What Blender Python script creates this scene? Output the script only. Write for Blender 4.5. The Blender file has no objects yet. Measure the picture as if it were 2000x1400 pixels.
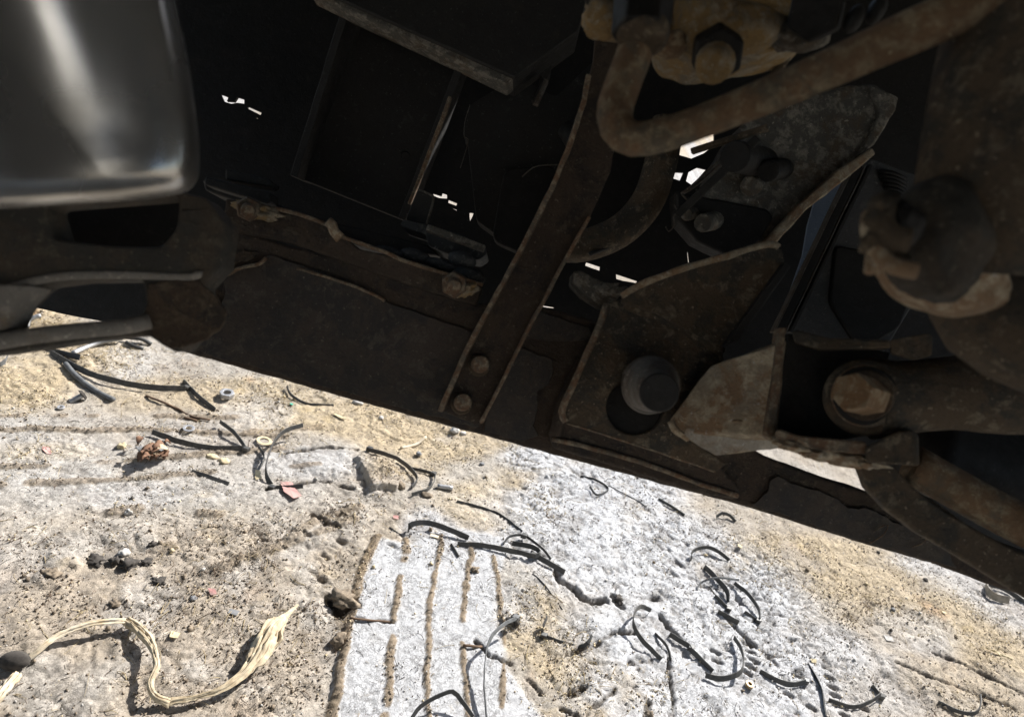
import bpy, bmesh, math, random
import numpy as np
from mathutils import Vector, noise as mnoise

# ------------------------------------------------------------------ camera, sky, sun
S = bpy.context.scene
COL = S.collection
PITCH, ROLL, FPX, CH = math.radians(27), math.radians(16.7), 1330.0, 0.82
C0 = Vector((0, 0, CH))
Fv = Vector((0, math.cos(PITCH), -math.sin(PITCH)))
R0 = Vector((1, 0, 0)); U0 = Vector((0, math.sin(PITCH), math.cos(PITCH)))
Rv = R0*math.cos(ROLL) + U0*math.sin(ROLL)
Uv = U0*math.cos(ROLL) - R0*math.sin(ROLL)
cd = bpy.data.cameras.new('camera'); cam = bpy.data.objects.new('camera', cd); COL.objects.link(cam)
from mathutils import Matrix
m3 = Matrix((Rv, Uv, -Fv)).transposed()
cam.matrix_world = Matrix.Translation(C0) @ m3.to_4x4()
cd.sensor_width = 36; cd.lens = 36*FPX/2000; cd.clip_start = 0.01; cd.clip_end = 2000
cd.dof.use_dof = True; cd.dof.focus_distance = 0.85; cd.dof.aperture_fstop = 8
S.camera = cam

SUN_EL, SUN_AZ = math.radians(40), math.radians(35)      # azimuth from +Y towards +X
sdir = Vector((math.sin(SUN_AZ)*math.cos(SUN_EL), math.cos(SUN_AZ)*math.cos(SUN_EL), math.sin(SUN_EL)))
W = bpy.data.worlds.new('World'); S.world = W; W.use_nodes = True
nt = W.node_tree; nt.nodes.clear()
out = nt.nodes.new('ShaderNodeOutputWorld'); bg = nt.nodes.new('ShaderNodeBackground')
sk = nt.nodes.new('ShaderNodeTexSky'); sk.sky_type = 'NISHITA'; sk.sun_disc = False
sk.sun_elevation = SUN_EL; sk.sun_rotation = SUN_AZ; sk.air_density = 1.0; sk.dust_density = 1.5
bg.inputs['Strength'].default_value = 0.10
nt.links.new(sk.outputs[0], bg.inputs[0]); nt.links.new(bg.outputs[0], out.inputs[0])
sl = bpy.data.lights.new('sun', 'SUN'); sl.energy = 5.0; sl.angle = math.radians(0.5); sl.color = (1, .975, .94)
so = bpy.data.objects.new('sun', sl); COL.objects.link(so)
so.rotation_euler = sdir.to_track_quat('Z', 'Y').to_euler(); so.location = (3, 4, 5)
S.view_settings.view_transform = 'Standard'; S.view_settings.look = 'None'
S.view_settings.exposure = 0.85; S.view_settings.gamma = 1
S.cycles.max_bounces = 8; S.cycles.diffuse_bounces = 5; S.cycles.glossy_bounces = 4

# ------------------------------------------------------------------ measuring helpers
def pt(px, py, d):
    return C0 + (Fv + Rv*((px-1000)/FPX) - Uv*((py-700)/FPX))*d
def gnd(px, py, z=0.0):
    r = Fv + Rv*((px-1000)/FPX) - Uv*((py-700)/FPX)
    return C0 + r*((z-CH)/r.z)
rng = random.Random(7)
nrng = np.random.default_rng(5)

# ------------------------------------------------------------------ materials
def nd(t, typ, **kw):
    n = t.nodes.new(typ)
    for k, v in kw.items():
        if k in n.inputs: n.inputs[k].default_value = v
        else: setattr(n, k, v)
    return n
def mat_base(name):
    m = bpy.data.materials.new(name); m.use_nodes = True; t = m.node_tree
    return m, t, t.nodes['Principled BSDF']
def ramp(t, src, p0, p1, c0=(0,0,0,1), c1=(1,1,1,1)):
    r = t.nodes.new('ShaderNodeValToRGB'); r.color_ramp.elements[0].position = p0; r.color_ramp.elements[1].position = p1
    r.color_ramp.elements[0].color = c0; r.color_ramp.elements[1].color = c1
    t.links.new(src, r.inputs[0]); return r.outputs[0]
def mixc(t, f, a, b):
    m = t.nodes.new('ShaderNodeMix'); m.data_type = 'RGBA'
    for i, v in ((0, f), (6, a), (7, b)):
        if hasattr(v, 'is_linked') or hasattr(v, 'links'): t.links.new(v, m.inputs[i])
        else: m.inputs[i].default_value = v if not isinstance(v, tuple) else (*v[:3], 1)
    return m.outputs[2]
def metal(name, paint, dust, rust, dust_a=.5, rust_a=.3, rough=.6, bump=.5, metallic=0.0, scale=1.0, streak=False):
    """dirty painted / rusted steel: paint, patches of rust, a film of pale dust and fine specks"""
    m, t, b = mat_base(name)
    tc = t.nodes.new('ShaderNodeTexCoord').outputs['Object']
    if streak:
        mp = nd(t, 'ShaderNodeMapping'); mp.inputs['Scale'].default_value = (1, 1, .3); t.links.new(tc, mp.inputs[0]); tc = mp.outputs[0]
    def noi(sc, det=8, ro=.65, dist=0.0):
        n = nd(t, 'ShaderNodeTexNoise', Scale=sc*scale, Detail=det, Roughness=ro, Distortion=dist); t.links.new(tc, n.inputs['Vector']); return n.outputs['Fac']
    n1 = noi(26, 10, .72, .4); n2 = noi(85, 8, .75, .3); n3 = noi(330, 3, .6); n4 = noi(800, 3, .7); n5 = noi(12, 7, .7, .5)
    c = mixc(t, ramp(t, n1, .62-.3*rust_a-.04, .62-.3*rust_a+.06), paint, rust)
    c = mixc(t, ramp(t, n2, .62-.22*dust_a, .72-.22*dust_a, (0,0,0,1), (.85,.85,.85,1)), c, dust)
    c = mixc(t, ramp(t, n5, .45, .7, (0,0,0,1), (.5,.5,.5,1)), c, tuple(x*.45 for x in paint))
    c = mixc(t, ramp(t, n3, .655, .70, (0,0,0,1), (.6,.6,.6,1)), c, tuple(min(x*1.9, .6) for x in dust))
    c = mixc(t, ramp(t, n4, .34, .42, (.65,.65,.65,1), (0,0,0,1)), c, tuple(x*.4 for x in paint))
    t.links.new(c, b.inputs['Base Color'])
    b.inputs['Metallic'].default_value = metallic; b.inputs['Specular IOR Level'].default_value = .3
    t.links.new(ramp(t, n2, .3, .7, (rough-.15,)*3+(1,), (min(rough+.2,1),)*3+(1,)), b.inputs['Roughness'])
    add = nd(t, 'ShaderNodeMath', operation='MULTIPLY_ADD'); t.links.new(n3, add.inputs[0]); add.inputs[1].default_value = .35; t.links.new(n2, add.inputs[2])
    ad2 = nd(t, 'ShaderNodeMath', operation='MULTIPLY_ADD'); t.links.new(n4, ad2.inputs[0]); ad2.inputs[1].default_value = .12; t.links.new(add.outputs[0], ad2.inputs[2])
    bp = nd(t, 'ShaderNodeBump', Strength=bump, Distance=.004); t.links.new(ad2.outputs[0], bp.inputs['Height'])
    t.links.new(bp.outputs[0], b.inputs['Normal'])
    return m
def plain(name, c, rough=.7, c2=None, scale=120, bump=.3, metallic=0.0):
    m, t, b = mat_base(name)
    tc = t.nodes.new('ShaderNodeTexCoord').outputs['Object']
    n = nd(t, 'ShaderNodeTexNoise', Scale=scale, Detail=6, Roughness=.65); t.links.new(tc, n.inputs['Vector'])
    c2 = c2 or tuple(x*.6 for x in c)
    t.links.new(mixc(t, ramp(t, n.outputs['Fac'], .35, .65), c, c2), b.inputs['Base Color'])
    b.inputs['Roughness'].default_value = rough; b.inputs['Metallic'].default_value = metallic
    bp = nd(t, 'ShaderNodeBump', Strength=bump, Distance=.001); t.links.new(n.outputs['Fac'], bp.inputs['Height']); t.links.new(bp.outputs[0], b.inputs['Normal'])
    return m
M = {}
M['beam']   = metal('black_chassis_paint', (.035,.031,.028), (.085,.072,.058), (.058,.044,.034), .45, .45, .55, .35)
M['beamrust'] = metal('rusty_beam_steel', (.038,.032,.028), (.12,.10,.076), (.072,.052,.038), .35, .6, .8, .9)
M['dark']   = metal('black_steel_and_shade', (.014,.013,.012), (.03,.028,.025), (.02,.017,.014), .1, .1, .6, .3)  # black steel, also used for sheets and faces that stand for shade
M['panel']  = metal('grey_black_panel', (.028,.027,.026), (.055,.055,.052), (.04,.035,.03), .25, .05, .6, .3)
M['dirty']  = metal('brown_dusted_steel', (.058,.052,.043), (.23,.19,.135), (.11,.08,.052), .4, .5, .85, .9)
M['tan']    = metal('dust_caked_steel', (.34,.285,.21), (.56,.48,.35), (.30,.19,.11), .65, .5, .9, .9)
M['edge']   = metal('rubbed_rusty_edge', (.15,.125,.095), (.34,.28,.20), (.19,.11,.065), .6, .45, .85, .7, scale=2)
M['rust']   = metal('rusty_tube_steel', (.15,.125,.09), (.36,.29,.19), (.22,.135,.075), .6, .55, .85, .8, scale=1.2)
M['ochre']  = metal('ochre_clay_coated_casting', (.24,.20,.145), (.42,.36,.27), (.34,.22,.09), .6, .5, .9, .9)
M['grey']   = metal('grey_dust_casting', (.11,.105,.092), (.30,.275,.235), (.13,.10,.07), .6, .3, .95, 1.0)
M['steel']  = metal('worn_steel', (.12,.112,.10), (.25,.22,.19), (.08,.06,.045), .35, .4, .6, .4, .1)
M['rubber'] = metal('grey_rubber', (.045,.048,.05), (.13,.13,.125), (.06,.055,.05), .4, .1, .8, .3)
M['blue']   = metal('blue_grey_panel_paint', (.22,.28,.38), (.26,.30,.36), (.12,.12,.12), .2, .0, .5, .1)

# ------------------------------------------------------------------ object helpers
def tag(o, label=None, cat=None, group=None, kind=None):
    if label: o['label'] = label
    if cat: o['category'] = cat
    if group: o['group'] = group
    if kind: o['kind'] = kind
    return o
def wloc(o):
    v = Vector(o.location)
    while o.parent: o = o.parent; v += Vector(o.location)
    return v
def link(name, me, m, parent=None, smooth=False, base=False, bevel=0):
    vs = np.empty(len(me.vertices)*3, np.float32); me.vertices.foreach_get('co', vs); vs = vs.reshape(-1, 3)
    c = (vs.min(0)+vs.max(0))/2
    if base: c[2] = vs[:, 2].min()
    vs -= c; me.vertices.foreach_set('co', vs.ravel())
    o = bpy.data.objects.new(name, me); COL.objects.link(o)
    c = Vector([float(x) for x in c])
    if parent: o.parent = parent; o.location = c - wloc(parent)
    else: o.location = c
    if m: me.materials.append(m)
    if smooth: me.shade_smooth()
    if bevel:
        b = o.modifiers.new('bevel', 'BEVEL'); b.width = bevel; b.segments = 3; b.limit_method = 'ANGLE'; b.angle_limit = math.radians(35)
        me.shade_smooth(); e = o.modifiers.new('wn', 'WEIGHTED_NORMAL'); e.keep_sharp = False
    return o
def empty(name, loc):
    o = bpy.data.objects.new(name, None); o.location = loc; COL.objects.link(o); o.empty_display_size = .1; return o
def bm_mesh(bm, name):
    bmesh.ops.recalc_face_normals(bm, faces=bm.faces)
    me = bpy.data.meshes.new(name); bm.to_mesh(me); bm.free(); return me
def rough(poly, amp=1.5, step=14, seed=0, sc=.045):
    out = []
    n = len(poly)
    for i in range(n):
        a, b = poly[i], poly[(i+1) % n]
        L = math.hypot(b[0]-a[0], b[1]-a[1]); k = max(1, int(L/step))
        for j in range(k):
            f = j/k; x, y = a[0]+(b[0]-a[0])*f, a[1]+(b[1]-a[1])*f
            out.append((x+amp*mnoise.noise((x*sc, y*sc, seed)), y+amp*mnoise.noise((x*sc, y*sc, seed+9.3))))
    return out
def roundc(poly, r=8, n=4):
    """round the corners of a pixel polygon"""
    out = []
    N = len(poly)
    for i in range(N):
        p, a, b = Vector(poly[i]), Vector(poly[i-1]), Vector(poly[(i+1) % N])
        ra = min(r, (a-p).length*.45); rb = min(r, (b-p).length*.45)
        s, e = p+(a-p).normalized()*ra, p+(b-p).normalized()*rb
        for k in range(n+1):
            t = k/n; q = s*(1-t)**2 + p*2*t*(1-t) + e*t*t
            out.append((q.x, q.y))
    return out
def dplane(d, gx=0, gy=0):
    """view depth of a tilted plane, gx/gy = change of inverse depth per 1000 px"""
    return lambda x, y: 1/(1/d + gx*(x-1000)/1000 + gy*(y-700)/1000)
def plate(name, poly, d, thick, m, parent, holes=(), bevel=.0015, push=None, smooth=False):
    df = d if callable(d) else dplane(d)
    bm = bmesh.new(); edges = []
    for loop in [poly, *holes]:
        vs = [bm.verts.new(pt(x, y, df(x, y))) for x, y in loop]
        edges += [bm.edges.new((vs[i], vs[(i+1) % len(vs)])) for i in range(len(vs))]
    if holes: bmesh.ops.triangle_fill(bm, edges=edges, use_beauty=True, use_dissolve=False)
    else: bm.faces.new([e.verts[0] for e in edges])
    r = bmesh.ops.extrude_face_region(bm, geom=bm.faces[:])
    v = (push or Fv)*thick
    bmesh.ops.translate(bm, vec=v, verts=[g for g in r['geom'] if isinstance(g, bmesh.types.BMVert)])
    return link(name, bm_mesh(bm, name), m, parent, bevel=bevel)
def spline(pts, step=.006):
    P = [Vector(p) for p in pts]; P = [P[0]*2-P[1]]+P+[P[-1]*2-P[-2]]
    out = []
    for i in range(1, len(P)-2):
        a, b, c, d = P[i-1], P[i], P[i+1], P[i+2]
        n = max(2, int((c-b).length/step))
        for k in range(n):
            t = k/n
            out.append(((b*2)+(c-a)*t+(a*2-b*5+c*4-d)*t*t+(b*3-a-c*3+d)*t**3)*.5)
    out.append(P[-2]); return out
def sweep(path, prof, up=None, jitter=0, seed=0, scale=None):
    """sweep a closed profile [(u,v)] along path; u is sideways, v along up"""
    bm = bmesh.new(); rings = []
    nrm = None
    for i, p in enumerate(path):
        t = (path[min(i+1, len(path)-1)]-path[max(i-1, 0)]).normalized()
        if up is None:
            if nrm is None: nrm = t.orthogonal().normalized()
            nrm = (nrm - t*nrm.dot(t)).normalized(); vv = nrm
        else:
            u_ = up(i/(len(path)-1)) if callable(up) else up
            vv = (u_ - t*u_.dot(t)).normalized()
        uu = t.cross(vv)
        s = scale(i/(len(path)-1)) if scale else 1
        ring = []
        for (a, b) in prof:
            q = p + uu*a*s + vv*b*s
            if jitter: q += mnoise.noise_vector(q*60+Vector((seed, 0, 0)))*jitter
            ring.append(bm.verts.new(q))
        rings.append(ring)
    n = len(prof)
    for i in range(len(rings)-1):
        for j in range(n):
            bm.faces.new((rings[i][j], rings[i][(j+1) % n], rings[i+1][(j+1) % n], rings[i+1][j]))
    bm.faces.new(rings[0][::-1]); bm.faces.new(rings[-1])
    return bm
def circ(r, n=24): return [(r*math.cos(2*math.pi*k/n), r*math.sin(2*math.pi*k/n)) for k in range(n)]
def tube(name, pts, r, m, parent, jitter=0, n=24, step=.008, scale=None):
    path = spline([pt(*p) for p in pts], step)
    o = link(name, bm_mesh(sweep(path, circ(r, n), jitter=jitter, scale=scale), name), m, parent, smooth=True)
    return o
def bar(name, p0, p1, w, h, m, parent, bevel=.001, up=None):
    a, b = pt(*p0), pt(*p1)
    k = max(2, int((b-a).length/.02)); path = [a+(b-a)*i/k for i in range(k+1)]
    return link(name, bm_mesh(sweep(path, [(-w/2,-h/2),(w/2,-h/2),(w/2,h/2),(-w/2,h/2)], up=up or -Fv, jitter=.0006), name), m, parent, bevel=bevel)
def cyl(name, a, b, r0, r1, m, parent, n=40, bevel=.0012, rim=None):
    """round (n=40) or hexagonal (n=6) stud from point a to point b"""
    ax = (b-a).normalized(); s = ax.orthogonal().normalized(); u = ax.cross(s)
    bm = bmesh.new(); rings = []
    for p, r in ((a, r0), (b, r1)):
        rings.append([bm.verts.new(p+(s*math.cos(2*math.pi*k/n)+u*math.sin(2*math.pi*k/n))*r) for k in range(n)])
    for k in range(n): bm.faces.new((rings[0][k], rings[0][(k+1) % n], rings[1][(k+1) % n], rings[1][k]))
    bm.faces.new(rings[0][::-1]); bm.faces.new(rings[1])
    return link(name, bm_mesh(bm, name), m, parent, bevel=bevel)
def blob(name, c, rad, m, parent, amp=.15, sc=25, sub=4, seed=0, axes=None, base=False):
    bm = bmesh.new(); bmesh.ops.create_icosphere(bm, subdivisions=sub, radius=1)
    ax = axes or (Rv, Uv, Fv)
    for v in bm.verts:
        q = v.co.copy(); k = 1+amp*(mnoise.fractal(q*1.6+Vector((seed, seed*.7, 0)), 1, 2, 4)+(.35*mnoise.fractal(q*5+Vector((0, seed, 0)), .8, 2, 3) if amp > .3 else 0))
        v.co = c + (ax[0]*q.x*rad[0] + ax[1]*q.y*rad[1] + ax[2]*q.z*rad[2])*k
    return link(name, bm_mesh(bm, name), m, parent, smooth=True, base=base)
def ridge(name, poly, d, m, parent, r=.002):
    """a rolled, worn steel edge or weld bead following a traced line"""
    df = d if callable(d) else dplane(d)
    path = spline([pt(x, y, df(x, y)) for x, y in poly], .005)
    return link(name, bm_mesh(sweep(path, circ(r, 8), jitter=r*.5), name), m, parent, smooth=True)

M['near']   = metal('dark_damper_paint', (.042,.039,.033), (.10,.088,.066), (.065,.05,.036), .4, .4, .7, .6)
M['scale']  = metal('scaly_rust', (.05,.040,.032), (.14,.11,.075), (.085,.058,.038), .55, .55, .9, 1.0)
M['clay']   = metal('pale_lit_underside', (.38,.345,.29), (.52,.48,.41), (.28,.21,.15), .5, .3, .95, .6)  # pale tone stands in for light on the link box's bottom
M['rim']    = metal('pale_casting_and_lit_rim', (.20,.185,.165), (.33,.30,.26), (.19,.15,.11), .5, .2, .85, .4)  # pale casting; on the rims it stands in for ground light
M['sillgrey'] = metal('grey_primer_sill', (.075,.076,.078), (.12,.118,.112), (.06,.055,.05), .4, .1, .7, .5)
M['boltrust'] = metal('rusted_bolt_face', (.30,.225,.14), (.46,.37,.25), (.26,.15,.075), .5, .6, .85, .9, scale=1.6)

# ------------------------------------------------------------------ ground
def vhash(ix, iy, s):
    h = (ix.astype(np.int64)*374761393 + iy.astype(np.int64)*668265263 + s*974711) & 0xffffffff
    h = ((h ^ (h >> 13))*1274126177) & 0xffffffff
    return ((h ^ (h >> 16)) & 0xffff)/65535.0
def vnoise(x, y, s=0):
    ix, iy = np.floor(x), np.floor(y); fx, fy = x-ix, y-iy
    fx = fx*fx*(3-2*fx); fy = fy*fy*(3-2*fy)
    a, b = vhash(ix, iy, s), vhash(ix+1, iy, s); c, d = vhash(ix, iy+1, s), vhash(ix+1, iy+1, s)
    return (a+(b-a)*fx) + ((c+(d-c)*fx)-(a+(b-a)*fx))*fy
def fbm(x, y, s=0, o=4, g=.5):
    t = 0; amp = 1; n = 0
    for k in range(o):
        t = t + amp*vnoise(x*2**k+k*17.3, y*2**k-k*9.1, s+k); n += amp; amp *= g
    return t/n
def worley(x, y, s=0):
    ix, iy = np.floor(x), np.floor(y); d1 = np.full(x.shape, 9.0); d2 = np.full(x.shape, 9.0); cid = np.zeros(x.shape)
    for i in (-1, 0, 1):
        for j in (-1, 0, 1):
            cx, cy = ix+i, iy+j
            d = np.hypot(cx+vhash(cx, cy, s)-x, cy+vhash(cx, cy, s+1)-y)
            m_ = d < d1; d2 = np.where(m_, d1, np.minimum(d2, d)); cid = np.where(m_, vhash(cx, cy, s+2), cid); d1 = np.where(m_, d, d1)
    return d1, d2, cid
def G2(px, py): g = gnd(px, py); return (g.x, g.y)
def smooth(a, b, x): t = np.clip((x-a)/(b-a), 0, 1); return t*t*(3-2*t)
def dseg(X, Y, pl):
    """distance to a polyline, its running length and the side"""
    best = np.full(X.shape, 1e9); along = np.zeros(X.shape); L = 0
    for (a, b) in zip(pl[:-1], pl[1:]):
        ax, ay = a; bx, by = b; dx, dy = bx-ax, by-ay; l2 = dx*dx+dy*dy+1e-12
        t = np.clip(((X-ax)*dx+(Y-ay)*dy)/l2, 0, 1); d = np.hypot(X-ax-t*dx, Y-ay-t*dy)
        m_ = d < best; best = np.where(m_, d, best); along = np.where(m_, L+t*math.sqrt(l2), along); L += math.sqrt(l2)
    return best, along
def inpoly(X, Y, poly):
    c = np.zeros(X.shape, bool); n = len(poly)
    for i in range(n):
        x1, y1 = poly[i]; x2, y2 = poly[(i+1) % n]
        c ^= ((y1 > Y) != (y2 > Y)) & (X < (x2-x1)*(Y-y1)/((y2-y1) if y2 != y1 else 1e-9)+x1)
    return c
def soft_in(X, Y, poly, w):
    d, _ = dseg(X, Y, poly+[poly[0]]); return smooth(-w, w, np.where(inpoly(X, Y, poly), d, -d))
STEP = .0024
cors = [gnd(0, 1400), gnd(2000, 1400), gnd(0, 560), gnd(2000, 1130), gnd(940, 830), gnd(0,1130), gnd(300,600)]
gx0, gx1 = min(c.x for c in cors)-.05, max(c.x for c in cors)+.08
gy0, gy1 = min(c.y for c in cors)-.05, max(c.y for c in cors)+.1
gx1 = min(gx1, 1.7); gy1 = min(gy1, 2.6)
def axis(a, b):
    core = list(np.arange(a, b, STEP)); st = STEP; lo, hi = [], []
    p = a
    while p > -400: st *= 1.22; p -= st; lo.append(p)
    st = STEP; p = core[-1]
    while p < 400: st *= 1.22; p += st; hi.append(p)
    return np.array(lo[::-1]+core+hi)
xs, ys = axis(gx0, gx1), axis(gy0, gy1)
print('GROUND grid', len(xs), len(ys), gx0, gx1, gy0, gy1)
X, Y = np.meshgrid(xs, ys)
wx = X + .02*(fbm(X*9, Y*9, 50)-.5); wy = Y + .02*(fbm(X*9, Y*9, 60)-.5)
big = fbm(X*1.3, Y*1.3, 1, 4); med = fbm(X*7, Y*7, 11, 5); fin = fbm(X*60, Y*60, 21, 4, .6); mic = vnoise(X*300, Y*300, 31)
Z = (big-.5)*.035*np.clip(1-np.hypot(X, Y)/60, .2, 1) + (med-.5)*.014
# --- where things are, measured on the ground
def blobs(lst, X=None, Y=None):
    X = wx if X is None else X; Y = wy if Y is None else Y
    m_ = np.zeros(X.shape)
    for (px, py, rx, ry, st) in lst:                     # centre and half sizes in photo pixels at that spot
        c = G2(px, py); e = G2(px+rx, py); f = G2(px, py+ry)
        sx, sy = math.hypot(e[0]-c[0], e[1]-c[1]), math.hypot(f[0]-c[0], f[1]-c[1])
        ux, uy = (e[0]-c[0])/sx, (e[1]-c[1])/sx
        a = ((X-c[0])*ux+(Y-c[1])*uy)/sx; b = (-(X-c[0])*uy+(Y-c[1])*ux)/sy
        m_ = np.maximum(m_, st*smooth(1.25, .55, np.hypot(a, b)))
    return m_
white = blobs([(1180,960,170,60,1),(1250,1080,230,120,1),(1150,1000,180,90,1),(1400,1150,180,110,1),(1330,1250,220,110,1),(1500,1290,150,110,.95),(1050,900,70,30,.9),
    (1450,1350,250,90,.95),(1620,1270,90,60,.7),(1250,1350,150,90,.8),(1720,1330,120,60,.45),(600,900,120,40,.6),(840,1030,60,40,.8),(1040,1060,80,60,.9),(1000,1180,60,50,.6),
    (1850,1090,120,30,.5),(1950,1160,80,60,.5),(1780,1230,90,40,.4),(120,930,130,50,.35),(250,960,140,30,.45),(500,800,80,40,.4),(330,840,200,30,.3),(250,700,60,40,.35)])
tan_ = blobs([(60,740,110,60,1),(150,690,140,50,.8),(60,620,100,30,.9),(500,770,200,40,.7),(700,810,220,50,.85),(850,860,160,40,.9),(980,980,120,50,.9),(1040,940,70,40,.6),
    (780,900,100,40,.6),(1050,1200,60,60,.9),(1120,1290,90,80,1),(1000,1230,90,50,.8),(1260,1330,60,50,.5),(1180,1370,60,40,.7),(1550,1080,200,30,.75),(1650,1130,150,40,.7),(1800,1200,160,40,.65),(1950,1260,100,50,.8),
    (1900,1350,100,50,.3),(300,760,120,40,.5),(60,880,150,18,.6),(1010,1390,60,20,.3),(560,860,40,20,.3)])
brown = blobs([(200,1150,420,200,1),(100,1000,200,60,.7),(480,1080,220,90,.95),(300,1320,420,120,1),(560,1250,130,130,1),(620,1010,120,60,.8),(720,930,60,60,.9),(560,960,120,40,.5),(1120,1160,50,40,.6),(1720,1220,120,60,.5),(1850,1330,160,70,.6)])
outside = np.hypot(X, Y-.8) ; bw = smooth(.48, .6, fbm(X*2.2, Y*2.2, 70, 4))
far = smooth(1.6, 3.0, outside)
white = np.maximum(white*(1-far), .5*far*bw); tan_ = np.maximum(tan_*(1-far), .8*far*(1-bw))
white *= smooth(.18, .42, fbm(X*11, Y*11, 80, 5)+.1*white); tan_ *= smooth(.25, .5, fbm(X*9, Y*9, 81, 5)+.1)
brown *= smooth(.2, .45, fbm(X*8, Y*8, 82, 5)+.12)
# roughness of the surface
crumb = fbm(X*38, Y*38, 90, 5, .62)
d1, d2, cid = worley(X*55+3*fbm(X*20, Y*20, 95), Y*55+3*fbm(X*20, Y*20, 96), 99)
flake = smooth(.02, .12, d2-d1)
e1, e2, eid = worley(X*22+2.5*fbm(X*14, Y*14, 101), Y*30+2.5*fbm(X*14, Y*14, 102), 103)
# compacted tyre print in the middle (ribs between crumbly ridges) and the older prints
T = lambda *a: [G2(*p) for p in a]
track = T((735,1045),(700,1120),(668,1290),(645,1400),(640,1440),(1080,1440),(1000,1300),(985,1120),(985,1050),(900,1035),(800,1060))
fx_ = wx+.05*(fbm(X*12, Y*12, 131, 4)-.5)*smooth(-.22, .0, X); fy_ = wy+.07*(fbm(X*11, Y*11, 132, 4)-.5)*smooth(.86, 1.0, Y)
trk = soft_in(fx_, fy_, track, .008)
Z = Z*(1-.75*trk); white = np.maximum(white, .85*trk*smooth(.2, .4, fbm(X*10, Y*10, 110, 4)+.12)); brown *= 1-trk; tan_ *= (1-.7*trk)
left_print = T((-60,815),(520,800),(700,870),(610,985),(200,985),(-60,1000))
lp = soft_in(wx, wy, left_print, .02)
Z = Z*(1-.6*lp); white = np.maximum(white, .25*lp*smooth(.3, .55, fbm(X*9, Y*9, 111, 5)+.1)); brown *= 1-.7*lp
print_right = soft_in(wx, wy, T((1240,1190),(1420,1180),(1720,1390),(1800,1440),(1300,1440)), .02)
rough_amp = .0016 + .0030*brown*(.4+fbm(X*5, Y*5, 120)) + .0030*tan_ + .0015*white*(1-trk) + .004*soft_in(wx, wy, T((600,900),(740,900),(820,1000),(700,1180),(600,1200)), .03)
Z += rough_amp*(crumb-.5)*2*(1-.7*trk)
Z -= .0020*(1-flake)*(brown+.6*white+.3)*(1-.8*trk)*smooth(.4, .7, fbm(X*6, Y*6, 130))
Z += .0022*smooth(.55, .8, eid)*smooth(.06, .12, e2-e1)*(1-trk)*(.3+brown+tan_)
# open cracks in the white crust
crack = smooth(.075, .012, e2-e1)*smooth(.52, .64, fbm(X*5, Y*5, 140, 3))*white*(1-trk)
Z -= .004*crack
pit = smooth(.64, .70, fbm(X*85, Y*85, 150, 3, .6)); Z -= .0027*pit*(.35+.65*white)*(1-.6*trk)
pit2 = smooth(.64, .72, fbm(X*32, Y*32, 155, 4, .6)); Z -= .0022*pit2*(1-trk)*(.4+.6*white)
deep = np.zeros(X.shape); soil = np.zeros(X.shape)
lumpd = worley(X*120+2*fbm(X*50, Y*50, 701), Y*120+2*fbm(X*50, Y*50, 702), 703)[0]
def groove(pl, w, h, wob=.004, brk=.35, s=0, color=1):
    global Z, soil
    d, al = dseg(X+wob*2*(fbm(X*30, Y*30, 200+s)-.5), Y+wob*2*(fbm(X*30, Y*30, 210+s)-.5), T(*pl))
    w_ = w*(.65+.9*fbm(X*34, Y*34, 220+s, 3)); m_ = smooth(w_, w_*.25, d)
    on = smooth(brk-.07, brk+.07, fbm(al*16, al*0+s, 230+s, 3))
    lum = (1.05-lumpd)*.9 + .35*vnoise(X*210, Y*210, 240); Z = Z + h*np.sqrt(m_)*on*lum*(.25+1.2*fbm(X*30, Y*30, 245+s, 3)); soil = np.maximum(soil, smooth(.02, .3, m_*on)*color)
    # little trench on the side away from the tyre rib
    m2 = smooth(w*1.7, w*.9, d)*(1-m_); Z = Z - .0012*m2*on
for i, pl in enumerate([[(795,1050),(785,1110),(772,1200),(764,1300),(752,1400),(750,1440)], [(862,1045),(852,1110),(840,1200),(836,1300),(838,1400),(840,1440)],
        [(922,1060),(913,1120),(908,1200),(905,1300),(918,1400),(925,1440)], [(965,1085),(972,1150),(985,1230),(980,1300),(985,1400),(990,1440)]]):
    groove(pl, (.0068, .0056, .0050, .0046)[i], (.0048, .0040, .0034, .0030)[i], wob=.007, s=i*3, brk=(.33, .36, .40, .47)[i])
for i, pl in enumerate([[(-60,838),(300,836),(560,850)], [(-60,912),(150,905),(330,890),(600,868)], [(-60,945),(200,935),(420,918),(620,905)], [(-60,812),(200,808),(480,812)], [(400,845),(560,838),(640,830)]]):
    groove(pl, .008, .0045, s=30+i*3, brk=.4, color=.7)
groove([(738,1045),(700,1130),(672,1270),(648,1400),(645,1440)], .008, .006, s=60, brk=.35)
for i, pl in enumerate([[(420,1110),(560,1060),(690,1010)], [(330,1060),(420,1095),(500,1120)], [(160,1000),(300,985),(430,1000)], [(600,1180),(650,1200),(690,1230)], [(560,1050),(620,1010),(700,985)]]):
    groove(pl, .010, .007, s=70+i*3, brk=.47, color=.6)
def rut(pl, w, dp, s=0):
    global Z, deep
    d, al = dseg(X+.012*(fbm(X*26, Y*26, 300+s)-.5), Y+.012*(fbm(X*26, Y*26, 310+s)-.5), T(*pl))
    on = smooth(.36, .5, fbm(X*24, Y*24, 330+s, 3)); ww = w*(.05+1.35*fbm(X*75, Y*75, 320+s, 4, .75)); m_ = smooth(ww, ww*.35, d)*on; Z = Z - 1.15*dp*m_ + .35*dp*smooth(w*2.2, w, d)*(fbm(X*50, Y*50, 340+s, 3)-.45); deep = np.maximum(deep, m_)
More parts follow.
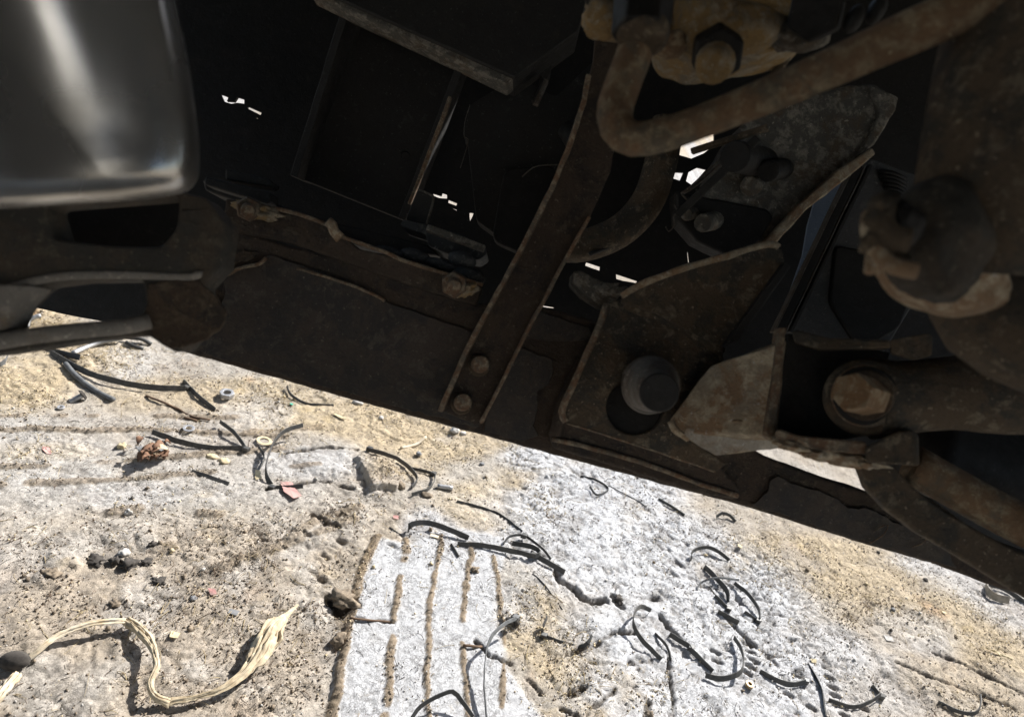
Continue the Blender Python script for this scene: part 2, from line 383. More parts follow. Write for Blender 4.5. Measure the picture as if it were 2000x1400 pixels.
for i, (pl, w, dp) in enumerate([([(1085,1100),(1092,1135),(1120,1152),(1150,1172),(1220,1172),(1290,1166)], .010, .012), ([(1110,1272),(1150,1262),(1180,1242),(1240,1232)], .008, .008),
        ([(1115,1350),(1160,1330),(1200,1305),(1262,1285)], .008, .008), ([(1000,1290),(1030,1320),(1060,1345)], .006, .007), ([(1195,1165),(1212,1185)], .008, .012),
        ([(1270,1330),(1262,1400)], .005, .006), ([(1310,1270),(1316,1340),(1322,1400)], .005, .007), ([(690,1205),(735,1210),(770,1214)], .003, .005),
        ([(560,880),(640,872),(700,875)], .006, .008), ([(640,985),(700,1000),(740,1020)], .010, .010), ([(610,1000),(660,1030)], .010, .009), ([(520,955),(640,935),(690,950)], .006, .006),
        ([(1400,1175),(1440,1220),(1520,1290)], .008, .007), ([(1290,1200),(1330,1240)], .008, .008), ([(1570,1250),(1620,1290)], .006, .005), ([(640,1170),(672,1195),(690,1180)], .016, .012),
        ([(930,1250),(955,1280),(985,1285)], .006, .006), ([(1150,1390),(1200,1350)], .006, .006), ([(1750,1290),(1850,1330),(1990,1380)], .005, .004), ([(1820,1270),(1900,1300),(2000,1350)], .006, .004),
        ([(1100,1380),(1130,1400)], .006, .006)]):
    rut(pl, w, dp, s=i*4)
# lug marks pressed by a tyre: short slanted hollows
lugs = [(1464,1250),(1470,1267),(1476,1284),(1470,1296),(1463,1308),(1619,1300),(1624,1318),(1630,1336),(1634,1352),(1652,1390),(1560,1312),(1690,1378),(1400,1265),(1405,1285),(1545,1350),(1590,1375)]
lugs += [(635,1085),(650,1065),(668,1052),(612,1115),(628,1128),(598,1040),(760+6,1062)]
for i, (px, py) in enumerate(lugs):
    a, b = G2(px-15, py-6), G2(px+15, py+8); c = ((a[0]+b[0])/2, (a[1]+b[1])/2); dx, dy = b[0]-a[0], b[1]-a[1]; l = math.hypot(dx, dy)
    u = ((X-c[0])*dx+(Y-c[1])*dy)/l; v = (-(X-c[0])*dy+(Y-c[1])*dx)/l
    m_ = smooth(1, .3, np.hypot(u/(l*.55), v/.006)); Z = Z - (.0095 if i < 16 else .005)*m_; deep = np.maximum(deep, m_*(.7 if i < 16 else .3))
slab = soft_in(X+.006*(fbm(X*60, Y*60, 401)-.5), Y+.006*(fbm(X*60, Y*60, 402)-.5), T((693,893),(745,897),(790,935),(775,957),(725,955)), .003)
Z = Z + slab*(.010+.004*fbm(X*50, Y*50, 403)); brown = np.maximum(brown, slab)
Z += .0009*(fin-.5) + .0003*(mic-.5)
# --- ground colours: packed grey dust, white lime-like dust, ochre soil, brown soil, mud with painted shade in hollows
def mixn(a, b, f): return a + (np.array(b)-a)*f[..., None]
colr = np.ones(X.shape+(3,))*np.array((.43,.39,.335))
tint = fbm(X*5, Y*5, 500, 5)
colr = mixn(colr, (.34,.275,.195), smooth(.4, .65, tint)*.6)
colr = mixn(colr, (.42,.355,.28), brown*.8)
colr = mixn(colr, (.47,.435,.39), brown*smooth(.45, .62, fbm(X*13, Y*13, 505, 5))*.8)
colr = mixn(colr, (.50,.40,.26), tan_*.9)
colr = mixn(colr, (.46,.27,.13), np.maximum(tan_, .2)*smooth(.66, .8, fbm(X*12, Y*12, 510, 5))*.7)
colr = mixn(colr, (.52,.40,.22), smooth(.70, .80, fbm(X*16, Y*16, 512, 5, .65))*.45*(1-white)*(1-brown*.6))
colr = mixn(colr, (.55,.556,.57), white*.95)
colr = mixn(colr, (.47,.476,.488), trk*.5)
colr = mixn(colr, (.23,.17,.105), soil*.9)
colr = mixn(colr, (.09,.078,.065), deep*.85)  # dark mud tone that also paints trench shade into ruts and lug hollows
colr = mixn(colr, (.11,.095,.085), crack*.6+0*crack)
colr = mixn(colr, (.24,.21,.18), (pit*.3+pit2*.12)*(1-.8*trk))
colr = mixn(colr, (.17,.15,.13), np.clip((.44-crumb)*6, 0, 1)*.5*(1-trk)*(.4+.6*np.maximum(brown, white)))
colr *= (.86+.28*fin)[..., None]*(.9+.2*mic)[..., None]
nx, ny = len(xs), len(ys)
me = bpy.data.meshes.new('ground')
co = np.stack([X, Y, Z], -1).reshape(-1, 3).astype(np.float32)
me.vertices.add(nx*ny); me.vertices.foreach_set('co', co.ravel())
i0 = (np.arange(ny-1)[:, None]*nx+np.arange(nx-1)[None, :]).ravel()
quads = np.stack([i0, i0+1, i0+nx+1, i0+nx], -1).astype(np.int32)
nf = len(quads); me.loops.add(nf*4); me.loops.foreach_set('vertex_index', quads.ravel())
me.polygons.add(nf); me.polygons.foreach_set('loop_start', np.arange(0, nf*4, 4, dtype=np.int32)); me.polygons.foreach_set('loop_total', np.full(nf, 4, np.int32))
me.update(); me.shade_smooth()
at = me.color_attributes.new('soil', 'FLOAT_COLOR', 'POINT')
at.data.foreach_set('color', np.concatenate([colr.reshape(-1, 3), np.ones((nx*ny, 1))], 1).astype(np.float32).ravel())
ground = bpy.data.objects.new('ground', me); COL.objects.link(ground); tag(ground, kind='structure')
def zat(x, y):
    i = min(max(np.searchsorted(xs, x)-1, 0), nx-2); j = min(max(np.searchsorted(ys, y)-1, 0), ny-2)
    fx, fy = (x-xs[i])/(xs[i+1]-xs[i]), (y-ys[j])/(ys[j+1]-ys[j])
    return float((Z[j, i]*(1-fx)+Z[j, i+1]*fx)*(1-fy)+(Z[j+1, i]*(1-fx)+Z[j+1, i+1]*fx)*fy)
m, t, b = mat_base('trodden_dust')
vc = nd(t, 'ShaderNodeVertexColor', layer_name='soil'); tc = t.nodes.new('ShaderNodeTexCoord').outputs['Object']
def gn(sc, det=5, ro=.7):
    n = nd(t, 'ShaderNodeTexNoise', Scale=sc, Detail=det, Roughness=ro); t.links.new(tc, n.inputs['Vector']); return n.outputs['Fac']
a1, a2, a3 = gn(170, 6), gn(520, 4), gn(60, 8)
c = mixc(t, ramp(t, a1, .34, .43, (.45,.45,.45,1), (0,0,0,1)), vc.outputs['Color'], (.12,.105,.09))
c = mixc(t, ramp(t, a2, .62, .70, (0,0,0,1), (.4,.4,.4,1)), c, (.62,.60,.56))
c = mixc(t, ramp(t, a2, .28, .36, (.5,.5,.5,1), (0,0,0,1)), c, (.12,.10,.08))
c = mixc(t, ramp(t, a3, .60, .68, (0,0,0,1), (.35,.35,.35,1)), c, (.42,.33,.21))
def lines(src, w):
    q = nd(t, 'ShaderNodeMath', operation='SUBTRACT'); t.links.new(src, q.inputs[0]); q.inputs[1].default_value = .5
    q2 = nd(t, 'ShaderNodeMath', operation='ABSOLUTE'); t.links.new(q.outputs[0], q2.inputs[0])
    return ramp(t, q2.outputs[0], w*.3, w, (1,1,1,1), (0,0,0,1))
a4, a5 = gn(38, 9, .75), gn(95, 6, .75)
l1, l2 = lines(a4, .010), lines(a5, .014)
ll = nd(t, 'ShaderNodeMath', operation='MAXIMUM'); t.links.new(l1, ll.inputs[0]); t.links.new(l2, ll.inputs[1])
br = nd(t, 'ShaderNodeMath', operation='MULTIPLY'); t.links.new(ll.outputs[0], br.inputs[0]); t.links.new(ramp(t, gn(24, 4), .42, .58, (.15,.15,.15,1), (.8,.8,.8,1)), br.inputs[1])
c = mixc(t, br.outputs[0], c, (.10,.088,.075))
t.links.new(c, b.inputs['Base Color']); b.inputs['Roughness'].default_value = .95; b.inputs['Specular IOR Level'].default_value = .2
hh = nd(t, 'ShaderNodeMath', operation='MULTIPLY_ADD'); t.links.new(a2, hh.inputs[0]); hh.inputs[1].default_value = .4; t.links.new(a1, hh.inputs[2])
h2 = nd(t, 'ShaderNodeMath', operation='MULTIPLY_ADD'); t.links.new(br.outputs[0], h2.inputs[0]); h2.inputs[1].default_value = -.8; t.links.new(hh.outputs[0], h2.inputs[2]); hh = h2
bp = nd(t, 'ShaderNodeBump', Strength=.65, Distance=.003); t.links.new(hh.outputs[0], bp.inputs['Height']); t.links.new(bp.outputs[0], b.inputs['Normal'])
me.materials.append(m)

# ------------------------------------------------------------------ the truck, seen from below
TR = empty('truck', (0, .7, 0))
tag(TR, 'rusty, dust-caked underside of a truck with its crossmember, brackets and tubes above the sunlit ground', 'truck')
def lab(o, s): o['label'] = s; return o
# unseen roof sheet with two ribs, added to keep the underside dark
def world_box(name, x0, x1, y0, y1, z0, z1, m, parent=TR, bevel=.004):
    # plain sheet or slab given by its two corners
    bm = bmesh.new(); bmesh.ops.create_cube(bm, size=1)
    for v in bm.verts: v.co = Vector(((x0+x1)/2+v.co.x*(x1-x0), (y0+y1)/2+v.co.y*(y1-y0), (z0+z1)/2+v.co.z*(z1-z0)))
    return link(name, bm_mesh(bm, name), m, parent, bevel=bevel)
world_box('shade_roof', -1.9, 2.2, -.6, 1.25, 1.22, 1.25, M['dark'])
world_box('shade_roof_rib', -1.9, 2.2, .95, 1.02, 1.16, 1.219, M['dark'])
world_box('shade_roof_rib', -1.9, 2.2, .2, .27, 1.16, 1.219, M['dark'])
world_box('reflection_baffle', -1.9, -.11, -.6, -.58, .42, 1.219, M['dark'])  # added unseen baffle; the gap beside it shapes the tank's bright reflection
world_box('reflection_baffle', .15, .7, -.6, -.58, .62, 1.219, M['dark'])

# pale unseen wall added behind the camera for the tank's highlight and bounce light
M['reflector_coat'] = plain('pale_reflector_coat', (.62,.60,.56), .9, (.50,.48,.44), 1.5, .3)
yw = world_box('reflector_wall', -1.6, 3.0, -6.3, -6.0, -.1, 3.6, M['reflector_coat'], None, .02)
tag(yw, 'pale unseen wall added behind the camera as a light reflector', 'wall')
world_box('reflector_wall_cap', -1.65, 3.05, -6.36, -5.94, 3.603, 3.7, M['reflector_coat'], yw, .02)

# --- near-black sheet added behind everything for darkness, with gaps that let daylight through
BD = dplane(.875, gx=-.02, gy=.0)
slits = [
 [(431,184),(446,190),(443,198),(458,199),(464,190),(477,194),(477,203),(463,201),(452,203),(438,199)],
 [(484,208),(511,220),(509,225),(483,212)], [(500,229),(505,232),(499,232)],
 [(846,378),(862,383),(864,377),(873,380),(873,388),(858,387),(846,382)],
 [(876,390),(893,397),(891,402),(875,396)], [(876,403),(893,412),(891,409)],
 [(917,415),(925,416),(923,422),(918,432),(917,422)], [(938,428),(959,437),(960,446),(944,441)],
 [(1145,512),(1172,521),(1171,529),(1143,519)], [(1203,535),(1245,549),(1242,553),(1215,548),(1204,545)],
 [(1181,88),(1188,80),(1199,82),(1190,90),(1182,96)],
 [(1330,276),(1395,256),(1395,284),(1374,300),(1350,310),(1327,303)], [(1312,336),(1335,337),(1328,353),(1309,347)], [(1345,336),(1362,327),(1379,331),(1364,348),(1350,361),(1340,354)],
 [(1050,595),(1080,600),(1083,602),(1062,600)],
 [(1342,492),(1344,492),(1347,515),(1344,512)],
 [(1075,112),(1078,128),(1066,160),(1063,158),(1074,128)],
]
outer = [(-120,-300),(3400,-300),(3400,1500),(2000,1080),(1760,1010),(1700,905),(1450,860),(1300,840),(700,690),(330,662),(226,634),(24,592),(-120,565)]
lab(plate('dark_backing', rough(outer, 2, 30), BD, .004, M['dark'], TR, holes=slits, bevel=0), 'large near-black backing sheet added for interior darkness, with narrow gaps of daylight')

# --- ladder rail and the channel box bolted to it (upper left)
upper = plate('chassis_rail', [(640,-60),(1160,-60),(1130,60),(1005,152),(640,-12)], dplane(.66, gx=-.1), .05, M['panel'], TR)
plate('rail_flange', rough([(615,-30),(640,-12),(1005,152),(990,166),(905,124),(690,24),(600,-20)], 1, 25), dplane(.665, gx=-.1), .03, M['grey'], upper, bevel=.002)
box = plate('channel_back', [(692,26),(905,124),(792,432),(588,350)], dplane(.74, gx=-.1), .006, M['panel'], TR)
lab(box, 'recessed sooty channel panel between two upright flanges')
bar('channel_flange', (692,20,.70), (588,352,.72), .008, .045, M['panel'], box)
bar('channel_flange', (908,122,.70), (790,432,.72), .008, .03, M['panel'], box)
bar('channel_lip', (880,190,.675), (800,400,.69), .0035, .006, M['edge'], box)
for (x, y) in ((650,245), (792,305)):
    cyl('rivet', pt(x, y, .735), pt(x, y, .728), .006, .005, M['dark'], box)
plate('gearbox_guard', roundc([(918,205),(1010,150),(1085,190),(1180,100),(1200,300),(1100,430),(985,470),(930,430),(912,270),(905,268)], 10), dplane(.76), .03, M['panel'], TR, bevel=.002)
plate('guard_step', roundc([(985,330),(1085,322),(1100,420),(1030,500),(960,470)], 20), dplane(.74), .02, M['dark'], TR, bevel=.002)
ridge('guard_highlight', [(1020,345),(1040,328),(1065,322),(1088,322)], .737, M['steel'], TR, .0007)  # thin pale wires drawn as highlights along the guard's outline
ridge('guard_highlight', [(918,205),(908,240),(907,268),(915,273),(905,310),(899,328)], .757, M['steel'], TR, .0005)
c_ = plate('small_connector', [(1060,110),(1078,118),(1076,140),(1066,158),(1055,150),(1052,120)], .70, .02, M['panel'], TR)
bar('connector_clip', (1066,158,.695), (1045,205,.695), .006, .01, M['steel'], c_)
bar('connector_clip', (1060,156,.69), (1040,200,.69), .003, .01, M['dark'], c_)

# --- row of parts lying on top of the crossmember
foot = plate('mounting_foot', roundc([(788,428),(838,440),(900,458),(948,484),(952,496),(935,508),(880,498),(836,480),(832,458),(780,440)], 6), dplane(.63), .05, M['rubber'], TR, bevel=.003)
bar('foot_rim', (835,446,.624), (946,487,.624), .006, .012, M['grey'], foot)
plate('foot_tab', roundc([(815,371),(843,383),(847,392),(835,438),(792,430)], 6), dplane(.66), .006, M['panel'], foot, bevel=.001)
ridge('tab_edge', [(816,370),(842,381),(847,391),(834,437)], .657, M['grey'], foot, .0012)
plate('mounting_rail', rough([(395,350),(520,392),(640,430),(835,478),(860,500),(700,480),(560,430),(400,372)], 1, 20), dplane(.64), .04, M['panel'], TR, bevel=.002)
plate('stacked_plate', roundc([(400,345),(530,375),(528,395),(520,398),(398,360)], 5), dplane(.61), .02, M['panel'], TR, bevel=.002)
plate('stacked_plate', roundc([(440,330),(528,350),(533,358),(526,364),(440,350)], 5), dplane(.62), .02, M['panel'], TR, bevel=.002)
for (x, y, rx, ry, n) in ((903,508,.013,.0075,0), (915,538,.016,.008,1), (862,517,.017,.005,2), (812,500,.014,.006,3), (765,492,.014,.004,4)):
    blob('rubber_pad', pt(x, y, .60), (rx, ry, .012), M['rubber'], TR, amp=.04, seed=n, axes=(Rv*.96-Uv*.28, Uv*.96+Rv*.28, Fv), sub=3)
top = plate('top_strip', rough([(440,388),(470,392),(540,412),(645,436),(700,486),(800,510),(860,528),(942,560),(928,596),(840,570),(700,520),(560,470),(436,446)], 2, 12), dplane(.578), .02, M['beamrust'], TR, bevel=.0015)
lab(top, 'rust-streaked strip running along the top of the crossmember')
ridge('strip_edge', [(465,393),(520,405),(560,412),(600,424),(648,444),(665,462),(700,474),(742,488),(780,505),(830,522),(880,538),(943,556)], .574, M['edge'], top, .0018)
ridge('bent_tab', [(640,432),(648,440),(652,455),(664,468)], .572, M['tan'], top, .0045)
for (x, y, r) in ((486,408,.011), (888,556,.012)):
    h = cyl('bolt', pt(x, y, .575), pt(x-1, y+1, .562), r, r*.9, M['edge'], top, n=6)
    cyl('bolt_shank', pt(x-1, y+2, .561), pt(x-2, y+5, .553), r*.55, r*.5, M['edge'], h, n=16)
blob('mud_cake', pt(500,412,.572), (.02,.007,.006), M['ochre'], top, amp=.5, seed=4, axes=(Rv*.97-Uv*.25, Uv, Fv), sub=4)
blob('mud_cake', pt(905,566,.572), (.012,.006,.005), M['ochre'], top, amp=.5, seed=5, sub=4)

# --- the crossmember: a deep beam ending in a holed casting on the left
BMD = dplane(.60, gx=0, gy=.0)
beam_poly = [(330,680),(296,655),(286,600),(280,545),(385,540),(392,505),(440,440),(560,478),(700,512),(930,592),(1030,590),(1150,622),(1300,690),(1420,850),(1500,893),(1560,915),(1640,945),(1700,962),(1800,1008),(3000,1420),(3000,1500),(1930,1141),(1820,1100),(1700,1066),(1450,988),(1200,921),(940,850),(640,768),(480,722)]
beam = lab(plate('crossmember', rough(beam_poly, 1.6, 13), BMD, .05, M['beamrust'], TR, bevel=.004), 'broad rusty crossmember with flaking black paint')
F1 = [(402,640),(425,618),(441,575),(436,548),(452,537),(478,522),(512,516),(524,498),(560,508),(640,535),(700,560),(742,585),(790,602),(930,650),(975,662),(935,835),(760,790),(640,757),(500,718),(420,697),(380,678)]
F2 = [(985,690),(1010,678),(1040,688),(1078,700),(1080,725),(1072,752),(1050,765),(1050,800),(1042,830),(1052,850),(1020,862),(975,850),(945,842),(960,760)]
F3 = [(1470,985),(1498,962),(1505,938),(1520,931),(1548,945),(1590,955),(1640,975),(1655,992),(1690,990),(1725,1005),(1745,1020),(1800,1035),(1845,1060),(1870,1110),(1800,1090),(1650,1046),(1520,1003)]
F4 = [(1030,600),(1120,630),(1150,640),(1160,660),(1100,668),(1060,664),(1010,660)]
for f in (F1, F2, F3, F4):
    plate('paint_flake', rough(f, 4, 7, seed=len(f), sc=.06), dplane(.5965), .0022, M['beam'], beam, bevel=.0007)
for k, (f, mm) in enumerate([([(330,600),(380,570),(420,560),(438,600),(430,640),(400,662),(350,660),(340,630)], 'tan'), ([(410,515),(450,498),(480,488),(505,492),(490,508),(452,518),(436,530),(412,524)], 'edge')]):
    plate('rust_scale', rough(f, 6, 7, seed=30+k, sc=.07), dplane(.597), .0015, M['scale'], beam, bevel=.0006)
ridge('paint_lip', [(405,534),(430,538),(450,536),(462,528),(485,520),(508,516),(520,504)], .594, M['edge'], beam, .0016)
ridge('paint_lip', [(580,524),(620,536),(660,548),(700,562),(740,580),(752,588)], .594, M['edge'], beam, .0015)
ridge('cobweb_thread', [(352,664),(366,646),(388,650),(415,648),(432,630),(440,600)], .594, M['edge'], beam, .0006)
ridge('cobweb_thread', [(322,617),(345,622),(362,630),(375,612)], .594, M['edge'], beam, .0006)
ridge('cobweb_thread', [(1700,1060),(1725,1045),(1735,1025),(1718,1030),(1706,1040)], .594, M['edge'], beam, .0005)
ridge('cobweb_thread', [(1780,1068),(1800,1062),(1812,1048),(1798,1052)], .594, M['edge'], beam, .0005)
# left casting
LD = dplane(.565, gx=-1.05)
arm_outer = rough([(-90,380),(345,372),(400,385),(442,440),(430,520),(392,560),(392,640),(345,690),(318,676),(286,655),(240,656),(150,667),(60,682),(-90,700)], 1.5, 20)
holeA = roundc([(80,398),(345,380),(348,402),(344,446),(314,482),(220,480),(100,466)], 14)
holeB = roundc([(62,556),(145,546),(278,545),(285,596),(266,624),(120,640),(2,652),(-4,630),(24,592)], 12)
cast = lab(plate('end_casting', arm_outer, LD, .022, M['near'], TR, holes=[holeA, holeB], bevel=.003), 'blurred end casting with two openings at the left of the crossmember')
tube('casting_rim', [(-90,590,LD(-90,590)), (0,568,LD(0,568)), (70,548,LD(70,548)), (140,538,LD(140,538)), (260,537,LD(260,537)), (375,541,LD(375,541)), (388,530,LD(388,530))], .0024, M['rim'], cast)
lower = [(-90,684),(0,668),(70,657),(150,648),(240,640),(292,630)]
tube('casting_rim', [(x, y-2, LD(x, y)-.004) for x, y in lower], .0044, M['rim'], cast)
plate('rust_scale', rough([(289,552),(340,548),(386,546),(425,585),(441,612),(432,640),(402,662),(352,680),(330,678),(298,655),(286,610)], 5, 7, seed=77, sc=.07), lambda x, y: LD(x, y)-.0015, .003, M['scale'], cast, bevel=.0008)
plate('casting_leg', rough([(-60,552),(60,556),(24,592),(2,645),(-60,650)], 1, 20), lambda x, y: LD(x, y)-.006, .02, M['rim'], cast, bevel=.004)
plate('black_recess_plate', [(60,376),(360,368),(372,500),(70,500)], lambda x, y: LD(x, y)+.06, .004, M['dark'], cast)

# --- pad and hanger bracket with the big pin
pad = plate('welded_pad', rough([(1074,850),(1092,812),(1260,850),(1405,905),(1450,962),(1442,978),(1360,962),(1200,912),(1080,876)], 2.5, 9), dplane(.585), .02, M['beamrust'], TR, bevel=.004)
ridge('weld_bead', [(1078,858),(1150,874),(1250,902),(1350,938),(1440,968)], .583, M['edge'], pad, .0022)
ridge('weld_bead', [(1140,700),(1105,780),(1082,850)], .585, M['beamrust'], pad, .006)
HD = dplane(.545, gx=.02)
hang_poly = [(1188,592),(1216,584),(1330,640),(1412,690),(1420,722),(1345,800),(1330,845),(1420,905),(1398,922),(1250,872),(1104,826),(1098,806),(1140,708),(1172,632)]
hole = [(1240+56*math.cos(2*math.pi*k/36), 795+54*math.sin(2*math.pi*k/36)) for k in range(36)]
hang = lab(plate('hanger_bracket', rough(hang_poly, 1.4, 14), HD, .012, M['dirty'], TR, holes=[hole], bevel=.002), 'thick brown hanger bracket with a round hole and a stub pin')
cyl('hole_shade_plug', pt(1236,800,.552), pt(1228,812,.588), .0226, .0226, M['dark'], hang)  # near-black plug standing for the shade inside the hole
ridge('bracket_edge', [(1186,596),(1165,650),(1140,706),(1118,755),(1098,804),(1104,824)], .542, M['edge'], hang, .0028)
ridge('bracket_edge', [(1106,826),(1180,848),(1250,871),(1330,898),(1396,921)], .544, M['edge'], hang, .0009)
pin = cyl('stub_pin', pt(1262,763,.585), pt(1271,751,.478), .0205, .0205, M['steel'], hang, n=56, bevel=.001)
cyl('pin_end', pt(1271,751,.4785), pt(1287,766,.452), .0200, .0132, M['steel'], pin, n=56, bevel=.001)
cyl('pin_face_shade', pt(1287,766,.4521), pt(1288,767,.4495), .0134, .0128, M['dark'], pin, n=48, bevel=.0008)  # end face coloured near-black for its shade beside the lit cone
gus = plate('gusset', rough([(1214,592),(1216,574),(1290,540),(1400,505),(1500,477),(1528,487),(1533,512),(1470,600),(1412,676),(1380,664),(1280,612)], 1.5, 14), dplane(.53, gx=-.05), .008, M['dirty'], hang, bevel=.0012)
ridge('gusset_edge', [(1214,578),(1240,562),(1290,541),(1350,521),(1420,500),(1500,477),(1520,482)], .527, M['tan'], gus, .0026)
ridge('weld_bead', [(1218,594),(1290,622),(1350,650),(1410,688)], .541, M['dirty'], hang, .004)
plate('gusset_return', [(1533,512),(1545,520),(1440,668),(1420,672),(1412,676)], .53, .03, M['panel'], gus, bevel=.001)
plate('spring_seat', roundc([(1120,530),(1135,528),(1160,542),(1205,562),(1214,575),(1200,590),(1180,600),(1140,575),(1118,550)], 4), dplane(.565), .04, M['grey'], hang, bevel=.002)
blob('mud_cake', pt(1196,566,.548), (.010,.005,.005), M['grey'], hang, amp=.7, seed=12, sub=4)

# --- strap bracket hanging across the crossmember
stp = lab(plate('strap_bracket', rough([(1096,326),(1132,225),(1158,120),(1168,30),(1235,30),(1222,150),(1206,250),(1192,335),(1150,430),(1100,520),(1040,636),(985,740),(944,826),(928,828),(852,800),(866,775),(905,690),(960,590),(1030,455)], 1, 18), dplane(.575, gx=.0, gy=-.10), .006, M['beamrust'], TR, bevel=.001), 'long upright channel bracket with two bolts near its lower end')
sd = dplane(.575, gx=.0, gy=-.10)
def lip(name, pts, w, h, m):
    path = spline([pt(x, y, sd(x, y)-.004) for x, y in pts], .01)
    return link(name, bm_mesh(sweep(path, [(-w/2,-h/2),(w/2,-h/2),(w/2,h/2),(-w/2,h/2)], up=-Fv, jitter=.0012), name), m, stp, bevel=.0012)
lip('channel_lip', [(860,802),(905,700),(962,592),(1030,465),(1096,326),(1132,226),(1150,150)], .0042, .014, M['edge'])
lip('channel_lip', [(940,824),(985,735),(1030,645),(1062,588),(1100,515),(1150,425)], .0032, .014, M['edge'])
for (x, y) in ((937,712), (903,786)):
    w_ = cyl('washer', pt(x-1, y+1, sd(x, y)), pt(x-1, y+1, sd(x, y)-.003), .0098, .0094, M['dirty'], stp)
    cyl('bolt_head', pt(x, y, sd(x, y)-.003), pt(x+2, y-1, sd(x, y)-.013), .0075, .0070, M['edge'], w_, n=24)

# --- link box and clevis with the big bolt
def solid(name, verts, faces, m, parent, bevel=.0015, sub=0):
    bm = bmesh.new(); vs = [bm.verts.new(pt(*v)) for v in verts]
    for f in faces: bm.faces.new([vs[i] for i in f])
    if sub:
        bmesh.ops.subdivide_edges(bm, edges=bm.edges[:], cuts=sub, use_grid_fill=True)
        for v in bm.verts: v.co += mnoise.noise_vector(v.co*45)*.0018
    return link(name, bm_mesh(bm, name), m, parent, bevel=bevel)
link_box = solid('link_box', [(1385,716,.50),(1528,668,.475),(1507,852,.475),(1332,846,.50),(1306,818,.51),
                              (1560,660,.56),(1440,700,.56),(1545,872,.545),(1398,889,.56),(1340,862,.55)],
    [(0,1,2,3,4),(1,5,7,2),(2,7,8,3),(3,8,9,4),(0,6,5,1),(0,4,9,6),(6,9,8),(6,8,7,5)], M['tan'], TR, sub=3)
lab(link_box, 'dust-brown tapered link box with a pale underside')
plate('end_flange', rough([(1524,640),(1537,640),(1530,700),(1512,864),(1494,852),(1516,700)], 1.2, 12), .472, .012, M['edge'], link_box, bevel=.001)
blob('rust_patch', pt(1440,822,.474), (.004,.0012,.001), M['rust'], link_box, amp=.4, seed=2, sub=2)
und = plate('link_underside', rough([(1333,848),(1385,853),(1450,858),(1505,860),(1546,873),(1500,880),(1445,884),(1398,891),(1362,872)], 1.5, 8), .4985, .006, M['clay'], link_box, bevel=.0012, push=Vector((0,.3,1)).normalized())  # paler plate paints the bounce light on the bottom face
lab(und, 'underside of the link box, coloured pale as if lit')
ridge('mud_rim', [(1310,824),(1318,838),(1332,848),(1345,858)], .505, M['tan'], link_box, .0028)
cl = lab(plate('clevis', rough([(1540,652),(1690,676),(1740,690),(1700,850),(1640,860),(1512,850),(1524,740)], 1, 20), dplane(.49), .006, M['dark'], TR, bevel=.001), 'black channel-shaped clevis gripping the end of the link arm')
def slab_(name, front, back, m, parent, bevel=.002):
    n = len(front); faces = [tuple(range(n)), tuple(range(2*n-1, n-1, -1))]+[(i, (i+1) % n, n+(i+1) % n, n+i) for i in range(n)]
    return solid(name, front+back, faces, m, parent, bevel=bevel)
slab_('clevis_flange', [(1546,648,.45),(1556,644,.45),(1620,660,.44),(1740,664,.43),(1742,680,.43),(1600,682,.44),(1552,668,.45)], [(1548,650,.50),(1560,648,.50),(1620,662,.50),(1730,668,.50),(1730,684,.50),(1600,686,.50),(1552,672,.50)], M['dirty'], cl)
slab_('clevis_ear', [(1738,664,.432),(1816,650,.425),(1822,656,.425),(1820,694,.425),(1786,704,.43),(1740,690,.432)], [(1738,668,.47),(1806,656,.47),(1812,660,.47),(1810,694,.47),(1780,702,.47),(1740,692,.47)], M['dirty'], cl)
slab_('clevis_flange', [(1512,846,.45),(1520,836,.45),(1560,850,.445),(1690,862,.435),(1700,888,.435),(1600,878,.44),(1520,862,.45)], [(1514,850,.50),(1522,842,.50),(1560,856,.50),(1690,868,.50),(1695,884,.50),(1600,884,.50),(1520,868,.50)], M['edge'], cl)
slab_('clevis_ear', [(1690,872,.432),(1752,842,.425),(1784,840,.42),(1794,850,.42),(1796,910,.42),(1690,903,.43)], [(1690,872,.47),(1748,846,.47),(1778,844,.47),(1786,852,.47),(1786,906,.47),(1690,900,.47)], M['dirty'], cl)
for k, (x, y, rx, ry) in enumerate([(1545,868,.012,.004),(1590,882,.014,.005),(1640,893,.014,.005),(1690,902,.012,.004),(1560,862,.008,.003),(1668,892,.010,.003)]):
    blob('mud_cake', pt(x, y, .455), (rx, ry, .012), M['tan'], cl, amp=.5, seed=20+k, axes=(Rv*.98-Uv*.2, Uv*.98+Rv*.2, Fv), sub=3)
cyl('clevis_hole', pt(1556,808,.4885), pt(1556,808,.487), .0062, .0062, M['dark'], cl, bevel=0)
arm = lab(tube('link_arm', [(1700,778,.455),(1760,776,.452),(1850,768,.445),(1960,765,.44),(2150,762,.43),(2900,750,.43)], .0262, M['dirty'], TR, n=40, step=.01, scale=lambda t: 1.05-.15*math.sin(min(t*5.5,1)*math.pi)), 'thick dusty link arm running out to the right')
eye = cyl('arm_eye', pt(1690,776,.475), pt(1688,776,.442), .0262, .0250, M['dirty'], arm, n=56, bevel=.004)
wsh = cyl('washer', pt(1690,773,.4425), pt(1689,772,.4396), .0205, .0202, M['edge'], arm, n=48)
cyl('bush_ring', pt(1690,773,.4395), pt(1690,773,.4375), .0192, .0190, M['dark'], wsh, n=48)
cyl('bolt_collar', pt(1692,772,.438), pt(1690,772,.434), .0165, .0160, M['scale'], wsh, n=40)
cyl('bolt_head', pt(1700,776,.434), pt(1662,765,.398), .0124, .0118, M['boltrust'], wsh, n=6, bevel=.0009)

